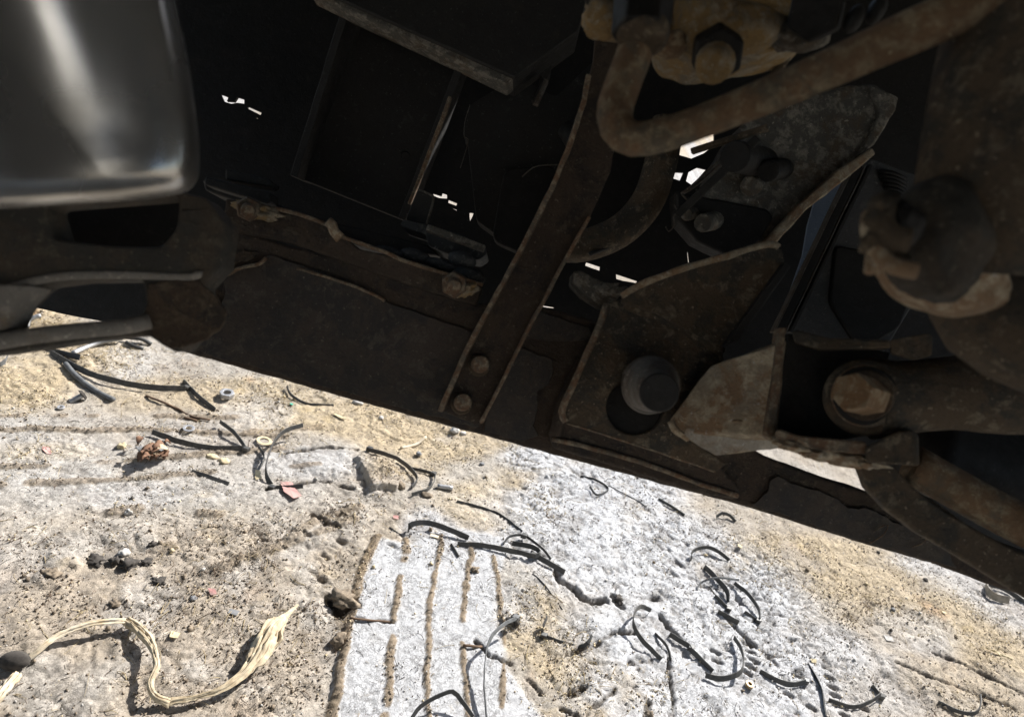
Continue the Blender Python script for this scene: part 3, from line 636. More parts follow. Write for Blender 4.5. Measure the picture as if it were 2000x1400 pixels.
# --- rods at the lower right
rod = lab(plate('flat_tie_bar', rough([(1684,914),(1720,905),(1752,912),(1790,955),(1850,1000),(1930,1046),(2800,1480),(2780,1570),(2000,1166),(1900,1104),(1800,1045),(1740,1000),(1700,958)], 1.2, 16), dplane(.50, gx=.25), .014, M['dirty'], TR, bevel=.004), 'flat curved tie bar at the lower right, brown with dust')
tube('drag_link', [(1780,905,.47),(1850,945,.465),(1950,1000,.455),(2120,1085,.44),(2700,1370,.43)], .0135, M['rust'], TR, n=32)
plate('rod_clip', roundc([(1765,945),(1820,975),(1870,1010),(1858,1018),(1800,985),(1762,955)], 4), dplane(.478), .012, M['dirty'], TR)
tube('lower_arm', [(1790,870,.53),(1880,900,.53),(1980,930,.53),(2150,980,.53),(3000,1230,.53)], .035, M['dark'], TR, n=32)

# --- hose, casting with studs, sill panels (right of centre)
tube('curved_hose', [(1306,235,.66),(1290,320,.66),(1262,398,.66),(1205,455,.66),(1125,482,.67),(1060,470,.68)], .0158, M['dirty'], TR, n=28, scale=lambda t: 1)
ridge('hose_seam', [(1308,330),(1282,405),(1225,465),(1150,497)], .652, M['panel'], TR, .002)
tube('brake_hose', [(1110,250,.70),(1140,310,.69),(1120,380,.69),(1090,430,.70)], .012, M['dark'], TR)
cs = lab(plate('studded_casting', rough([(1392,345),(1405,312),(1445,248),(1505,195),(1590,180),(1660,165),(1712,160),(1752,190),(1740,235),(1712,280),(1640,345),(1560,420),(1505,482),(1440,470),(1400,450),(1385,395)], 2.5, 14), dplane(.645, gy=-.12), .05, M['grey'], TR, bevel=.005), 'grey dust-coated casting with protruding studs')
plate('casting_shelf', rough([(1320,372),(1420,392),(1500,408),(1512,425),(1480,478),(1420,500),(1360,470),(1325,430)], 1.5, 14), dplane(.625), .03, M['dark'], cs, bevel=.003)
plate('casting_flange', rough([(1705,288),(1712,300),(1650,352),(1575,410),(1520,470),(1500,482),(1495,470),(1560,400),(1640,330)], 2, 10), dplane(.63, gy=-.1), .03, M['tan'], cs, bevel=.002)
plate('casting_flange', rough([(1700,165),(1755,190),(1750,215),(1700,290),(1680,300),(1720,225)], 2, 10), dplane(.635, gy=-.1), .03, M['grey'], cs, bevel=.003)
for k, (x, y, dx, dy, r, l) in enumerate([(1490,318,-55,-12,.014,.07), (1530,330,-30,5,.010,.05), (1400,430,-28,6,.009,.03), (1360,415,-20,5,.006,.02), (1475,355,-10,10,.010,.02)]):
    s_ = cyl('stud', pt(x, y, .635), pt(x+dx, y+dy, .635-l), r, r*.92, M['dark' if k < 2 else 'grey'], cs, n=12 if k else 20)
for k, (x, y, z_) in enumerate([(1372,300,.01), (1395,320,.02)]):
    tube('thin_wire', [(1450+8*k,258,.60), (1400+z_*900,308,.60), (1352+9*k,362,.60), (1330+5*k,378,.605)], .0009, M['steel'], cs, n=8)
tube('thin_wire', [(1332,380,.60),(1345,392,.60),(1357,385,.60),(1361,370,.60)], .0008, M['steel'], cs, n=8)
bar('casting_strut', (1500,250,.57), (1350,296,.60), .005, .008, M['dirty'], cs)
bar('casting_strut', (1480,270,.565), (1322,420,.60), .007, .010, M['dark'], cs)
cob = [(1318,400),(1322,412),(1315,425),(1317,440),(1306,452),(1300,442)]
ridge('cobweb_thread', cob, .60, M['steel'], cs, .0006)
sill = lab(plate('door_sill', roundc([(1700,308),(1800,345),(1860,470),(1720,700),(1560,700),(1520,660)], 8), dplane(.72, gx=.05), .02, M['sillgrey'], TR, bevel=.002), 'flat grey sill panel behind the sealing rails')
plate('blue_panel', roundc([(1594,385),(1640,345),(1700,310),(1620,500),(1530,640),(1540,580),(1568,500),(1578,440)], 4), dplane(.80), .004, M['blue'], TR)
for k, (o, mm, w_) in enumerate([(0,'steel',.0022),(10,'dark',.008),(22,'steel',.0018),(32,'panel',.004)]):
    bar('sealing_rail', (1664+o,325,.705), (1508+o,650,.70), w_, .012, M[mm], sill)
plate('sill_recess', roundc([(1632,478),(1700,490),(1800,520),(1760,640),(1680,690),(1620,590)], 14), dplane(.70), .012, M['dark'], sill, bevel=.003)
for k in range(7):
    tube('bellows_rib', [(1716+k*3,335+k*8,.70),(1742+k*2,338+k*8,.695),(1768,350+k*8,.70)], .0024, M['dark'], sill, n=8)

# --- near, blurred parts
tankp = []
tube_pts = [(1268,-90,.36),(1258,0,.36),(1247,80,.36),(1222,150,.358),(1203,205,.355),(1204,248,.35),(1238,272,.345),(1300,262,.34),(1400,226,.335),(1500,186,.325),(1600,143,.315),(1700,98,.305),(1820,45,.295),(1960,-18,.285),(2100,-85,.275)]
bt = lab(tube('bent_tube', tube_pts, .0089, M['rust'], TR, n=36, jitter=.0004, scale=lambda t: 1+.08*math.sin(t*9)), 'rusty tube bent in a V at the top of the picture')
nut = cyl('tube_nut', pt(1264,-60,.36), pt(1250,72,.35), .0165, .0155, M['dark'], bt, n=6, bevel=.002)
cyl('nut_collar', pt(1258,52,.352), pt(1252,80,.349), .0140, .0132, M['dirty'], nut, n=32, bevel=.003)
vc_ = lab(plate('valve_casting', rough(roundc([(1150,-60),(1640,-60),(1600,60),(1560,88),(1480,102),(1380,118),(1310,100),(1290,40),(1240,30),(1180,20)], 22), 4, 12), dplane(.42), .04, M['ochre'], TR, bevel=.008), 'lumpy valve casting coated in ochre clay')
for k, (x, y, rx, ry, mm) in enumerate([(1182,36,.014,.012,'ochre'), (1562,68,.018,.010,'grey'), (1310,88,.010,.007,'rust'), (1200,-10,.016,.010,'dark'), (1440,60,.028,.015,'ochre'), (1380,40,.02,.02,'ochre')]):
    blob('boss', pt(x, y, .405), (rx, ry, .012), M[mm], vc_, amp=.16, seed=40+k, sub=4)
h_ = cyl('bolt_head', pt(1398,98,.40), pt(1404,110,.385), .0155, .0150, M['dark'], vc_, n=6, bevel=.002)
cyl('bolt_end', pt(1398,120,.388), pt(1392,132,.375), .0115, .0095, M['ochre'], h_, n=16, bevel=.003)
cyl('bolt_head', pt(1600,30,.40), pt(1590,25,.37), .015, .015, M['dark'], vc_, n=6, bevel=.002)
for k, (x, y) in enumerate(((1668,38), (1712,20))):
    blob('rubber_boss', pt(x, y, .37), (.0045,.0085,.006), M['panel'], vc_, amp=.08, seed=50+k, axes=(Rv*.9-Uv*.4, Uv*.9+Rv*.4, Fv), sub=3)
tube('thin_pipe', [(1560,60,.45),(1535,110,.45),(1500,170,.46)], .0035, M['dirty'], TR)
dm = lab(tube('damper_body', [(2080,-260,.30),(2010,0,.30),(1965,200,.30),(1925,420,.305),(1905,520,.31)], .031, M['dirty'], TR, n=48, step=.01, scale=lambda t: 1-.04*t), 'dark blurred damper cylinder at the right edge')
blob('damper_knob', pt(1825,470,.295), (.020,.027,.022), M['near'], dm, amp=.10, seed=61, sub=5)
blob('damper_cap', pt(1835,540,.31), (.0285,.0165,.025), M['tan'], dm, amp=.07, seed=62, axes=(Rv*.93-Uv*.36, Uv*.93+Rv*.36, Fv), sub=5)
tube('clamp_band', [(1700,420,.285),(1697,450,.28),(1712,492,.276),(1745,520,.272),(1790,530,.27)], .0034, M['tan'], dm)
tube('clamp_band', [(1735,392,.283),(1720,430,.276),(1740,462,.272),(1775,470,.27)], .0050, M['dirty'], dm)
cyl('clamp_screw', pt(1712,440,.285), pt(1698,535,.282), .0030, .0024, M['tan'], dm, n=16)
blob('damper_boss', pt(1760,440,.28), (.008,.010,.008), M['dark'], dm, amp=.2, seed=63, sub=4)
for k, (x, y, rx, ry) in enumerate([(1716,408,.0035,.006),(1702,438,.0035,.006),(1700,472,.004,.005),(1722,498,.005,.004),(1752,512,.006,.004),(1745,425,.005,.004),(1738,462,.004,.004)]):
    blob('castle_lug', pt(x, y, .278+.002*(k % 2)), (rx, ry, .006), M['dirty'], dm, amp=.3, seed=70+k, sub=3)
lower_c = tube('damper_sleeve', [(1905,520,.33),(1960,590,.325),(2060,640,.32),(2200,690,.31)], .0315, M['dirty'], TR, n=48, step=.01, scale=lambda t: .8+.25*min(1, t*2.5))
lab(lower_c, 'second dusty sleeve below the damper')

# --- silvery tank, very near, top left
def tank():
    """a rounded tank: its side curves about an upright axis, its lower corner is rolled under"""
    bm = bmesh.new(); d0 = .222
    outline = roundc([(-520,-420),(270,-420),(325,-80),(368,120),(392,290),(386,372),(300,388),(0,408),(-520,440)], 62, 8)
    c = Vector((-60, 20)); rings = []
    ax_ = Vector((115, 350)).normalized(); nrm_ = Vector((ax_.y, -ax_.x))
    for (s, dd) in ((1, .09), (1.0, .045), (.995, .024), (.98, .010), (.955, .003), (.92, .0), (.86, -.001), (.78, -.001), (.68, 0), (.56, 0), (.42, 0), (.28, 0), (.14, 0), (.06, 0), (.015, 0)):
        ring = []
        for x, y in outline:
            q = Vector((c.x+(x-c.x)*s, c.y+(y-c.y)*s)); u = (q-Vector((-40, 0))).dot(nrm_)/400
            ring.append(bm.verts.new(pt(q.x, q.y, d0+dd+.030*u*u+.05*(q.y-200)/1000)))
        rings.append(ring)
    n = len(outline)
    for a, b in zip(rings[:-1], rings[1:]):
        for j in range(n): bm.faces.new((a[j], a[(j+1) % n], b[(j+1) % n], b[j]))
    bm.faces.new(rings[-1]); bm.faces.new(rings[0][::-1])
    return bm_mesh(bm, 'air_tank')
m, t, b = mat_base('satin_tank_metal')
tcn = t.nodes.new('ShaderNodeTexCoord').outputs['Object']
n_ = nd(t, 'ShaderNodeTexNoise', Scale=18, Detail=5); t.links.new(tcn, n_.inputs['Vector'])
t.links.new(mixc(t, ramp(t, n_.outputs['Fac'], .35, .7), (.66,.66,.65), (.22,.215,.20)), b.inputs['Base Color'])
b.inputs['Metallic'].default_value = .85
t.links.new(ramp(t, n_.outputs['Fac'], .3, .7, (.17,.17,.17,1), (.33,.33,.33,1)), b.inputs['Roughness'])
M['tank'] = m
to = link('air_tank', tank(), M['tank'], TR, smooth=True)
lab(to, 'silvery rounded tank, out of focus in the upper left corner')

# ------------------------------------------------------------------ litter on the ground
M['tie'] = plain('scuffed_black_plastic', (.028,.028,.028), .5, (.06,.058,.053), 90, .25)
M['tie2'] = plain('dusty_grey_plastic', (.16,.165,.165), .6, (.07,.07,.07), 90, .25)
M['tiebeige'] = plain('dusty_beige_plastic', (.36,.31,.24), .7, (.20,.17,.13), 90, .25)
M['husk'] = plain('dry_husk', (.58,.50,.36), .85, (.36,.28,.18), 110, .5)
M['husk2'] = plain('dry_husk_pale', (.66,.60,.49), .85, (.5,.40,.26), 60, .5)
M['straw'] = plain('straw', (.52,.42,.24), .8, (.34,.26,.15), 40, .2)
M['twig'] = plain('twig_bark', (.16,.10,.06), .9, (.09,.06,.04), 60, .4)
M['red'] = plain('faded_red_paper', (.52,.24,.22), .85, (.46,.32,.28), 50, .2)
M['yellow'] = plain('yellow_scrap', (.58,.50,.30), .8, (.46,.38,.24), 60, .3)
M['chip'] = plain('cream_stone', (.62,.52,.33), .9, (.48,.38,.24), 60, .5)
M['pale'] = plain('pale_stone', (.55,.53,.50), .9, (.40,.37,.33), 80, .6)
M['slate'] = plain('blue_grey_stone', (.25,.25,.255), .85, (.15,.15,.15), 80, .6)
M['clod'] = plain('brown_clod', (.29,.23,.165), .95, (.09,.07,.05), 120, .9)
M['mud'] = plain('dark_mud', (.075,.065,.055), .95, (.035,.03,.026), 120, .9)
M['zinc'] = plain('dull_zinc', (.50,.50,.50), .45, (.30,.29,.28), 90, .3, .5)
M['brass'] = plain('dull_brass', (.40,.30,.16), .5, (.22,.16,.10), 90, .3, .4)
M['green'] = plain('green_scrap', (.08,.42,.28), .7, None, 60, .2)
M['leafred'] = plain('dry_red_brown_leaf', (.24,.13,.075), .85, (.13,.075,.05), 60, .4)

def gp(px, py, h=0.0):
    g = gnd(px, py)
    z = 0.0
    for _ in range(3):                       # walk to where the sight line meets the uneven ground
        z = zat(g.x, g.y)+h; g = gnd(px, py, z)
    return g
def strip(name, pts, w, th, m, up, parent=None, bevel=.0003, step=.006, scale=None, jitter=0, seed=0, lift=0):
    path = spline([gp(x, y, h+lift) for x, y, h in pts], step)
    bm = sweep(path, [(-th/2,-w/2),(th/2,-w/2),(th/2,w/2),(-th/2,w/2)], up=up, jitter=jitter, seed=seed, scale=scale)
    return bm
TN = [0]
M['tiedust'] = plain('dust_filmed_plastic', (.05,.048,.045), .75, (.10,.095,.085), 140, .35)
def tie(pts, label, w=.0085, stand=.8, m='tie', head=None, extra=None, th=.0016, name='cable_tie', cat='cable tie', grp='cut black plastic ties strewn over the ground'):
    """cut plastic strap: pts = (px, py, height of its centre line); stand 1 = on edge, 0 = flat"""
    TN[0] += 1; w *= (.72, .92, .82, 1.0, .78)[TN[0] % 5]; m = 'tiedust' if (m == 'tie' and TN[0] % 3 == 1) else m
    lift = w*.5*stand*.8 + .0002
    up = (Vector((0, .25, 1))*stand + Vector((-.3, .9, .05))*(1-stand)).normalized()
    P = [(p[0], p[1], p[2] if len(p) > 2 else 0) for p in pts]
    a = gp(P[0][0], P[0][1]); root = empty(name, a); tag(root, label, cat, grp)
    o = link('band', bm_mesh(strip('band', P, w, th, M[m], up, lift=lift, jitter=.0009, seed=TN[0]), 'band'), M[m], root, bevel=.0004)
    if extra:
        for e in extra:
            E = [(p[0], p[1], p[2] if len(p) > 2 else 0) for p in e]
            link('band', bm_mesh(strip('band', E, w, th, M[m], up, lift=lift, jitter=.0009, seed=TN[0]), 'band'), M[m], root, bevel=.0004)
    if head:
        hx, hy = head[:2]; hz = head[2] if len(head) > 2 else 0
        c = gp(hx, hy, hz+.004)
        bm = bmesh.new(); bmesh.ops.create_cube(bm, size=1)
        for v in bm.verts: v.co = c + Vector((v.co.x*.010, v.co.y*.008, v.co.z*.0085)) + Vector((v.co.y*.003, 0, 0))
        link('tie_head', bm_mesh(bm, 'tie_head'), M[m], root, bevel=.0012)
    return root
T_ = tie
T_([(98,688),(165,725,.004),(230,745,.006),(300,757,.004),(362,758,.002)], 'longest black cable tie, a wide curve on the orange soil at the upper left', w=.0125, head=(364,757))
T_([(358,744),(385,772,.003),(420,801)], 'short black tie end leaning off the right tip of the longest tie', w=.011)
T_([(78,668),(110,687),(156,698,.003)], 'short black tie piece just under the blurred casting rim', w=.012)
T_([(297,843,.004),(350,862,.004),(410,874,.002),(480,875)], 'straight-lying black tie beside the cream stone chip', w=.0125, head=(481,877))
T_([(430,823,.008),(455,842,.008),(470,860,.004),(479,874)], 'short black tie standing up to meet the one by the cream stone chip', w=.010)
T_([(592,830,.022),(556,842,.024),(533,868,.020),(520,905,.014),(521,930,.006),(531,950)], 'arched black tie standing over the red paper scrap', w=.009, stand=.7, extra=[[(533,953),(560,952,.002),(592,949,.004)]], head=(531,952))
T_([(507,916),(516,896,.003),(512,882,.004),(505,872,.004)], 'small hooked black tie between the two arched ones', w=.006)
T_([(374,920),(410,932),(447,945)], 'thin black strip below the red-brown heap of dry leaves', w=.007, stand=.4)
T_([(722,878,.003),(768,892,.004),(798,912,.005),(815,935,.005),(804,952,.002)], 'hooked black tie curling over the brown slab of soil', w=.010, head=(722,876))
T_([(803,914),(845,925,.004),(848,938,.006),(836,955,.005),(804,965,.002)], 'bent black tie lying against the right end of the soil slab', w=.0085, head=(846,925))
T_([(892,979),(945,993),(980,1008),(1020,1038)], 'thin black tie above the looped bunch in the middle', w=.006, stand=.5)
T_([(797,1036,.0),(801,1026,.012),(815,1021,.014),(842,1022,.010),(880,1035,.006),(915,1050,.002)], 'broad black tie bowing over the heads of the tyre grooves', w=.012)
T_([(893,1062),(950,1066,.002),(1010,1078,.004),(1046,1086,.006),(1054,1078,.008),(1040,1068,.008),(1000,1060,.006)], 'doubled-back black tie in the looped bunch right of the grooves', w=.009, head=(1042,1083,.004))
T_([(983,1062,.003),(995,1048,.008),(1024,1046,.008),(1060,1072,.004),(1076,1092)], 'thin looping black tie crossing the top of the bunch', w=.0055, stand=.6, head=(1024,1046,.006))
T_([(1036,1078,.004),(1070,1098,.003),(1103,1117)], 'short thick black tie end pointing out of the bunch', w=.013)
T_([(1008,1206,.026),(985,1218,.030),(962,1240,.030),(950,1270,.024),(946,1320,.016),(948,1370,.010),(953,1420,.006)], 'long upright grey tie arching beside the tyre print at the bottom', w=.006, m='tie2', stand=.5, head=(1007,1206,.012))
T_([(803,1402,.004),(822,1378,.012),(850,1362,.018),(884,1350,.020),(902,1368,.014),(925,1400,.004)], 'black tie folded into a peak across the grooves at the bottom edge', w=.0075)
T_([(1068,1205,.012),(1062,1222,.010),(1061,1240,.002),(1095,1253),(1130,1263,.002),(1148,1255,.006),(1156,1240,.010)], 'thin black tie snaking through the yellow clay', w=.006, stand=.6, head=(1062,1241))
T_([(1271,1192,.004),(1252,1184,.012),(1240,1195,.018),(1237,1218,.016),(1252,1247,.010),(1272,1268,.004),(1292,1288)], 'big S-curved black tie standing in the white crust', w=.0095, stand=.7)
T_([(1279,1236),(1303,1262,.003),(1311,1292)], 'slim black tie just right of the S-curved one', w=.0065)
T_([(1308,1238),(1346,1262,.002),(1350,1268,.002),(1392,1311)], 'knotted black tie running down to the right in the white crust', w=.0095, head=(1350,1265))
T_([(1434,1244,.004),(1449,1270,.010),(1452,1297,.014),(1442,1316,.012),(1408,1325,.008),(1378,1318,.003)], 'hook-shaped black tie with its bowl to the left near the lug marks', w=.010, stand=.65)
T_([(1376,1106),(1400,1130,.003),(1420,1155,.004),(1422,1176)], 'black tie crossing under the thin grey wire-like one', w=.010)
T_([(1434,1138,.004),(1462,1160,.008),(1482,1190,.008),(1484,1208,.003)], 'curved black tie ending in a knot, right of the crossing pair', w=.0095, extra=[[(1454,1195),(1480,1213)]], head=(1481,1212))
T_([(1349,1094,.0),(1354,1076,.008),(1380,1068,.010),(1405,1078,.006),(1424,1094)], 'small arched black tie on the white crust below the beam', w=.010)
T_([(1362,1152),(1368,1138,.006),(1400,1128,.010),(1444,1132,.008)], 'thin grey tie looping over the crossing black one', w=.004, m='tie2', stand=.5)
T_([(1396,1163),(1424,1190)], 'short black tie stub under the crossing pair', w=.009, head=(1423,1189))
T_([(1402,1194),(1442,1216)], 'second short stub, lying lower left of the knotted tie', w=.009)
T_([(1484,1310),(1520,1330,.002),(1550,1336,.003),(1574,1330,.005)], 'thick black tie between the two rows of lug marks', w=.011, head=(1574,1330))
T_([(1578,1296),(1592,1318,.002),(1606,1350,.002),(1614,1400)], 'rough dark strip running down beside the lower lug marks', w=.009, stand=.3)
T_([(1618,1366),(1665,1380,.003),(1698,1370,.006),(1720,1356,.006)], 'shallow U-shaped black tie at the lower right', w=.008, extra=[[(1703,1338),(1722,1362)]], head=(1722,1360))
T_([(1832,1370),(1870,1388,.003),(1905,1392,.008),(1915,1375,.016),(1914,1356,.020)], 'black tie with an upturned end near the lower right corner', w=.008)
T_([(1134,930),(1165,938,.003),(1188,955),(1166,966,.003),(1152,950,.005)], 'thin coiled tie on the white ground just under the beam', w=.0045, stand=.5)
T_([(1188,948),(1240,975),(1262,990)], 'fine straight strand trailing off the coiled tie', w=.003, stand=.4, m='tie2')
T_([(1286,974),(1310,988,.002),(1337,1006)], 'short dark tie under the rusty pad', w=.008)
T_([(560,754,.004),(570,772,.003),(600,788),(652,792)], 'thin black tie half buried in tan soil below the beam', w=.006)
T_([(1399,1009,.003),(1410,1002,.008),(1425,1006,.004),(1436,1019)], 'tiny arched black tie closest to the beam edge', w=.008)
T_([(1925,1140,.004),(1930,1155,.004),(1945,1166,.003),(1972,1172,.002)], 'beige curved band at the far right under the tie bar', w=.016, m='tiebeige')
T_([(1932,1140,.003),(1965,1152,.003),(2010,1182)], 'dark band curving beside the beige one at the right edge', w=.012)
T_([(1385,1145),(1250+160,1180)], 'faint thin strand beside the stub under the crossing pair', w=.0035, stand=.4)
T_([(160,1,.0),(160,1,.0)] if False else [(0,712,.01),(10,706,.008),(15,694,.012)], 'pale hooked tie at the left edge', w=.009, m='tie2')
T_([(1040,1120),(1062,1140,.0),(1098,1190)], 'fine dark strand right of the tyre print', w=.003, stand=.3)
T_([(870+10,1062),(895,1088)], 'narrow dark strip over the third groove', w=.006, stand=.4)
T_([(760,1030),(785,1048)], 'narrow dark strip above the left groove', w=.006, stand=.4)

def thing_tube(name, pts, r, m, label, cat, n=12, jitter=.0003, scale=None, group=None, hollow=False, seed=0):
    path = spline([gp(x, y, h+r*.7) for x, y, h in pts], .005)
    o = link(name, bm_mesh(sweep(path, circ(r, n), jitter=jitter, scale=scale, seed=seed), name), M[m], None, smooth=True, base=True)
    return tag(o, label, cat, group)
thing_tube('plastic_tube', [(128,710,.004),(150,735,.002),(185,762,0),(222,781,0)], .0048, 'tie2', 'grey plastic tube crossing below the longest tie', 'tube')
thing_tube('plastic_tube', [(142,690,0),(185,672,.004),(238,659,.010)], .0050, 'zinc', 'pale silvery tube leaning in the debris at upper left', 'tube')
thing_tube('plastic_tube', [(52,640,.004),(58,624,.012),(80,616,.016)], .0045, 'zinc', 'short pale tube seen through the casting opening', 'tube')
thing_tube('strap_piece', [(245,658,.008),(275,662,.006),(296,672,0)], .004, 'tie', 'dark strap piece bent beside the silvery tube', 'strap')
thing_tube('strap_piece', [(246,668,.004),(262,676,.003),(280,681,0)], .0035, 'tie', 'dark strap piece under the bent one at upper left', 'strap')
thing_tube('twig', [(285,773,0),(310,782,.003),(345,797,.001),(375,813,0),(410,820,.001)], .0022, 'twig', 'thin brown twig between the longest tie and the washer', 'twig', n=8, jitter=.0012)
thing_tube('twig', [(360,815,0),(385,822,0)], .0022, 'twig', 'short reddish twig right of the thin brown one', 'twig', n=8, jitter=.0008)
thing_tube('twig', [(505,753,0),(560,764,0),(600,772,0)] if False else [(905,1260,0),(930,1262,.001),(942,1263,0)], .002, 'twig', 'short twig across the fourth tyre groove', 'twig', n=8, jitter=.0008)
thing_tube('twig', [(684,1206,0),(710,1210,.001),(765,1214,0)], .0016, 'twig', 'thin twig lying across the left rib of the tyre print', 'twig', n=8, jitter=.0006)
thing_tube('metal_rod', [(854,949,.001),(884,953,.001)], .0045, 'zinc', 'short bluish metal rod right of the soil slab', 'rod')
thing_tube('bent_stick', [(783,875,0),(812,868,.002),(832,853,.006)], .003, 'husk2', 'pale bent stick on the tan soil under the strap bracket', 'stick')

# dry husks
def husk(name, pts, wid, m, label, seed=1, parts=None):
    path = spline([gp(x, y, h+.004) for x, y, h in pts], .004)
    bm = bmesh.new(); N = 22; rings = []
    for i, p in enumerate(path):
        f = i/(len(path)-1); t = (path[min(i+1, len(path)-1)]-path[max(i-1, 0)]).normalized()
        s = t.cross(Vector((0, 0, 1))).normalized(); w = .85*np.interp(f, [a for a, _ in wid], [b for _, b in wid])*(1+.18*mnoise.noise((f*22, seed*3, 1)))
        ring = []
        for k in range(N+1):
            u = k/N-.5
            fold = .16*w*math.sin(u*14+seed+mnoise.noise((f*9, seed, 0))*3) + .10*w*math.sin(u*37+f*6) + .07*w*math.sin(u*83+f*4+seed) + .20*w*mnoise.noise((f*30, u*8, seed))
            arch = w*(.35-1.5*u*u)
            q = p + s*(u*w*(1+.25*mnoise.noise((f*14, u*3, seed))+.22*mnoise.noise((f*55, 2 if u > 0 else 9, seed)))) + Vector((0, 0, max(arch+fold*.6, -.002)))
            ring.append(bm.verts.new(q))
        rings.append(ring)
    for a, b in zip(rings[:-1], rings[1:]):
        for k in range(N): bm.faces.new((a[k], a[k+1], b[k+1], b[k]))
    me = bm_mesh(bm, name); o = link(name, me, M[m], None, smooth=True, base=True)
    sm = o.modifiers.new('thickness', 'SOLIDIFY'); sm.thickness = .0008
    return tag(o, label, 'dry husk')
husk('dry_husk', [(52,1290,0),(85,1262,.004),(120,1238,.010),(180,1218,.014),(246,1211,.010)], [(0,.008),(.3,.010),(1,.009)], 'husk2', 'long thin pale husk stalk arching at the lower left')
husk('dry_husk', [(248,1212,.006),(275,1232,.010),(298,1262,.014),(306,1300,.016),(293,1335,.016),(305,1360,.010),(332,1372,.004)], [(0,.016),(.25,.016),(.5,.008),(.8,.007),(1,.012)], 'husk', 'crumpled twisting husk stem hanging from the pale stalk', 4)
husk('dry_husk', [(328,1372,.003),(380,1362,.004),(440,1342,.008),(492,1298,.014),(518,1258,.014),(540,1222,.010),(582,1180,.002)], [(0,.014),(.15,.008),(.4,.016),(.62,.040),(.75,.036),(.88,.010),(1,.003)], 'husk', 'broad wrinkled tan husk leaf ending in a point, lower left', 7)
husk('dry_husk', [(-25,1385,0),(5,1350,.006),(35,1316,.004)], [(0,.016),(1,.014)], 'husk2', 'pale husk fragment at the lower left corner', 9)
o = blob('rubber_block', gp(28,1290,.008), (.018,.011,.011), M['mud'], None, amp=.06, seed=3, sub=3, base=True); tag(o, 'dark rubber block beside the pale husk fragment in the lower left corner', 'rubber block')

# flat scraps
def scrap(px, py, poly, m, label, name='scrap', cat='scrap', lift=.002, curl=.003, seed=0, th=.0008):
    g = gp(px, py); bm = bmesh.new()
    P = rough([(x*8, y*8) for x, y in poly], 6, 12, seed, .03); vs = []
    for x, y in P:
        u = x/10000; v = y/10000
        vs.append(bm.verts.new(g+Vector((u, v, lift+curl*mnoise.noise((u*60, v*60, seed))+abs(u)*curl*8))))
    f = bm.faces.new(vs); r = bmesh.ops.poke(bm, faces=[f]); bmesh.ops.subdivide_edges(bm, edges=bm.edges[:], cuts=1)
    r = bmesh.ops.extrude_face_region(bm, geom=bm.faces[:]); bmesh.ops.translate(bm, vec=(0, 0, th), verts=[q for q in r['geom'] if isinstance(q, bmesh.types.BMVert)])
    o = link(name, bm_mesh(bm, name), M[m], None, base=True); return tag(o, label, cat)
scrap(563,958, [(-26,14),(0,20),(14,4),(34,-10),(22,-26),(-6,-12)], 'red', 'faded red paper scrap under the arched tie', 'paper_scrap', 'paper scrap', seed=1, lift=.005)
scrap(92,881, [(-14,6),(-2,9),(14,-6),(6,-10),(-6,-4)], 'red', 'faded red paper scrap near the left edge', 'paper_scrap', 'paper scrap', seed=2)
scrap(413,1158, [(-10,5),(2,7),(11,-2),(2,-6)], 'red', 'small pink paper scrap on the brown soil', 'paper_scrap', 'paper scrap', seed=3)
scrap(772,1012, [(-6,4),(5,6),(7,-3),(-4,-4)], 'red', 'tiny reddish fleck on the grey ground below the soil slab', 'paper_scrap', 'paper scrap', seed=4)
scrap(503,930, [(-12,14),(-2,16),(4,4),(12,-6),(4,-16),(-2,-8),(-6,2)], 'yellow', 'ragged yellow-green scrap left of the arched tie', 'yellow_scrap', 'scrap', seed=5)
scrap(340,1242, [(-8,6),(6,8),(8,-4),(-4,-7)], 'yellow', 'small yellow scrap right of the crumpled husk stem', 'yellow_scrap', 'scrap', seed=6)
scrap(850,1049, [(-12,3),(10,5),(12,-3),(-10,-4)], 'husk2', 'pale rectangular sliver above the second groove', 'paper_scrap', 'paper scrap', seed=7)
scrap(569,791, [(-4,3),(4,4),(4,-3),(-3,-3)], 'green', 'tiny green scrap on the tan soil', 'green_scrap', 'scrap', seed=8)
scrap(1950,1278, [(-30,8),(0,4),(30,-2),(30,-8),(0,-4)], 'yellow', 'long yellowish chip near the right edge', 'yellow_scrap', 'scrap', seed=9)
scrap(1842,1197, [(-6,4),(5,5),(6,-4),(-5,-4)], 'yellow', 'small yellow scrap on the tan soil at the right', 'yellow_scrap', 'scrap', seed=10)
scrap(1735,1248, [(-12,5),(10,8),(12,-4),(-8,-7)], 'pale', 'pale flat chip right of the white crust', 'stone_chip', 'chip', seed=11)
scrap(1444,1068, [(-5,4),(5,5),(5,-4),(-5,-4)], 'yellow', 'tiny yellow fleck right of the small arched tie', 'yellow_scrap', 'scrap', seed=12)
scrap(1588,1292, [(-6,4),(6,5),(5,-4),(-5,-4)], 'yellow', 'small yellow fleck at the head of the rough dark strip', 'yellow_scrap', 'scrap', seed=13)
scrap(458,1109, [(-7,3),(7,5),(6,-3),(-6,-4)], 'slate', 'small grey tag beside the pointed husk', 'grey_tag', 'tag', seed=14) if False else scrap(456,1197, [(-8,5),(8,5),(8,-5),(-8,-5)], 'slate', 'small grey plastic tag above the broad husk leaf', 'grey_tag', 'tag', seed=14, curl=.001)
scrap(663,815, [(-20,4),(-6,8),(12,2),(22,-4),(8,-6),(-8,-2)], 'yellow', 'pale yellow scrap on the tan soil in front of the beam', 'yellow_scrap', 'scrap', seed=15)
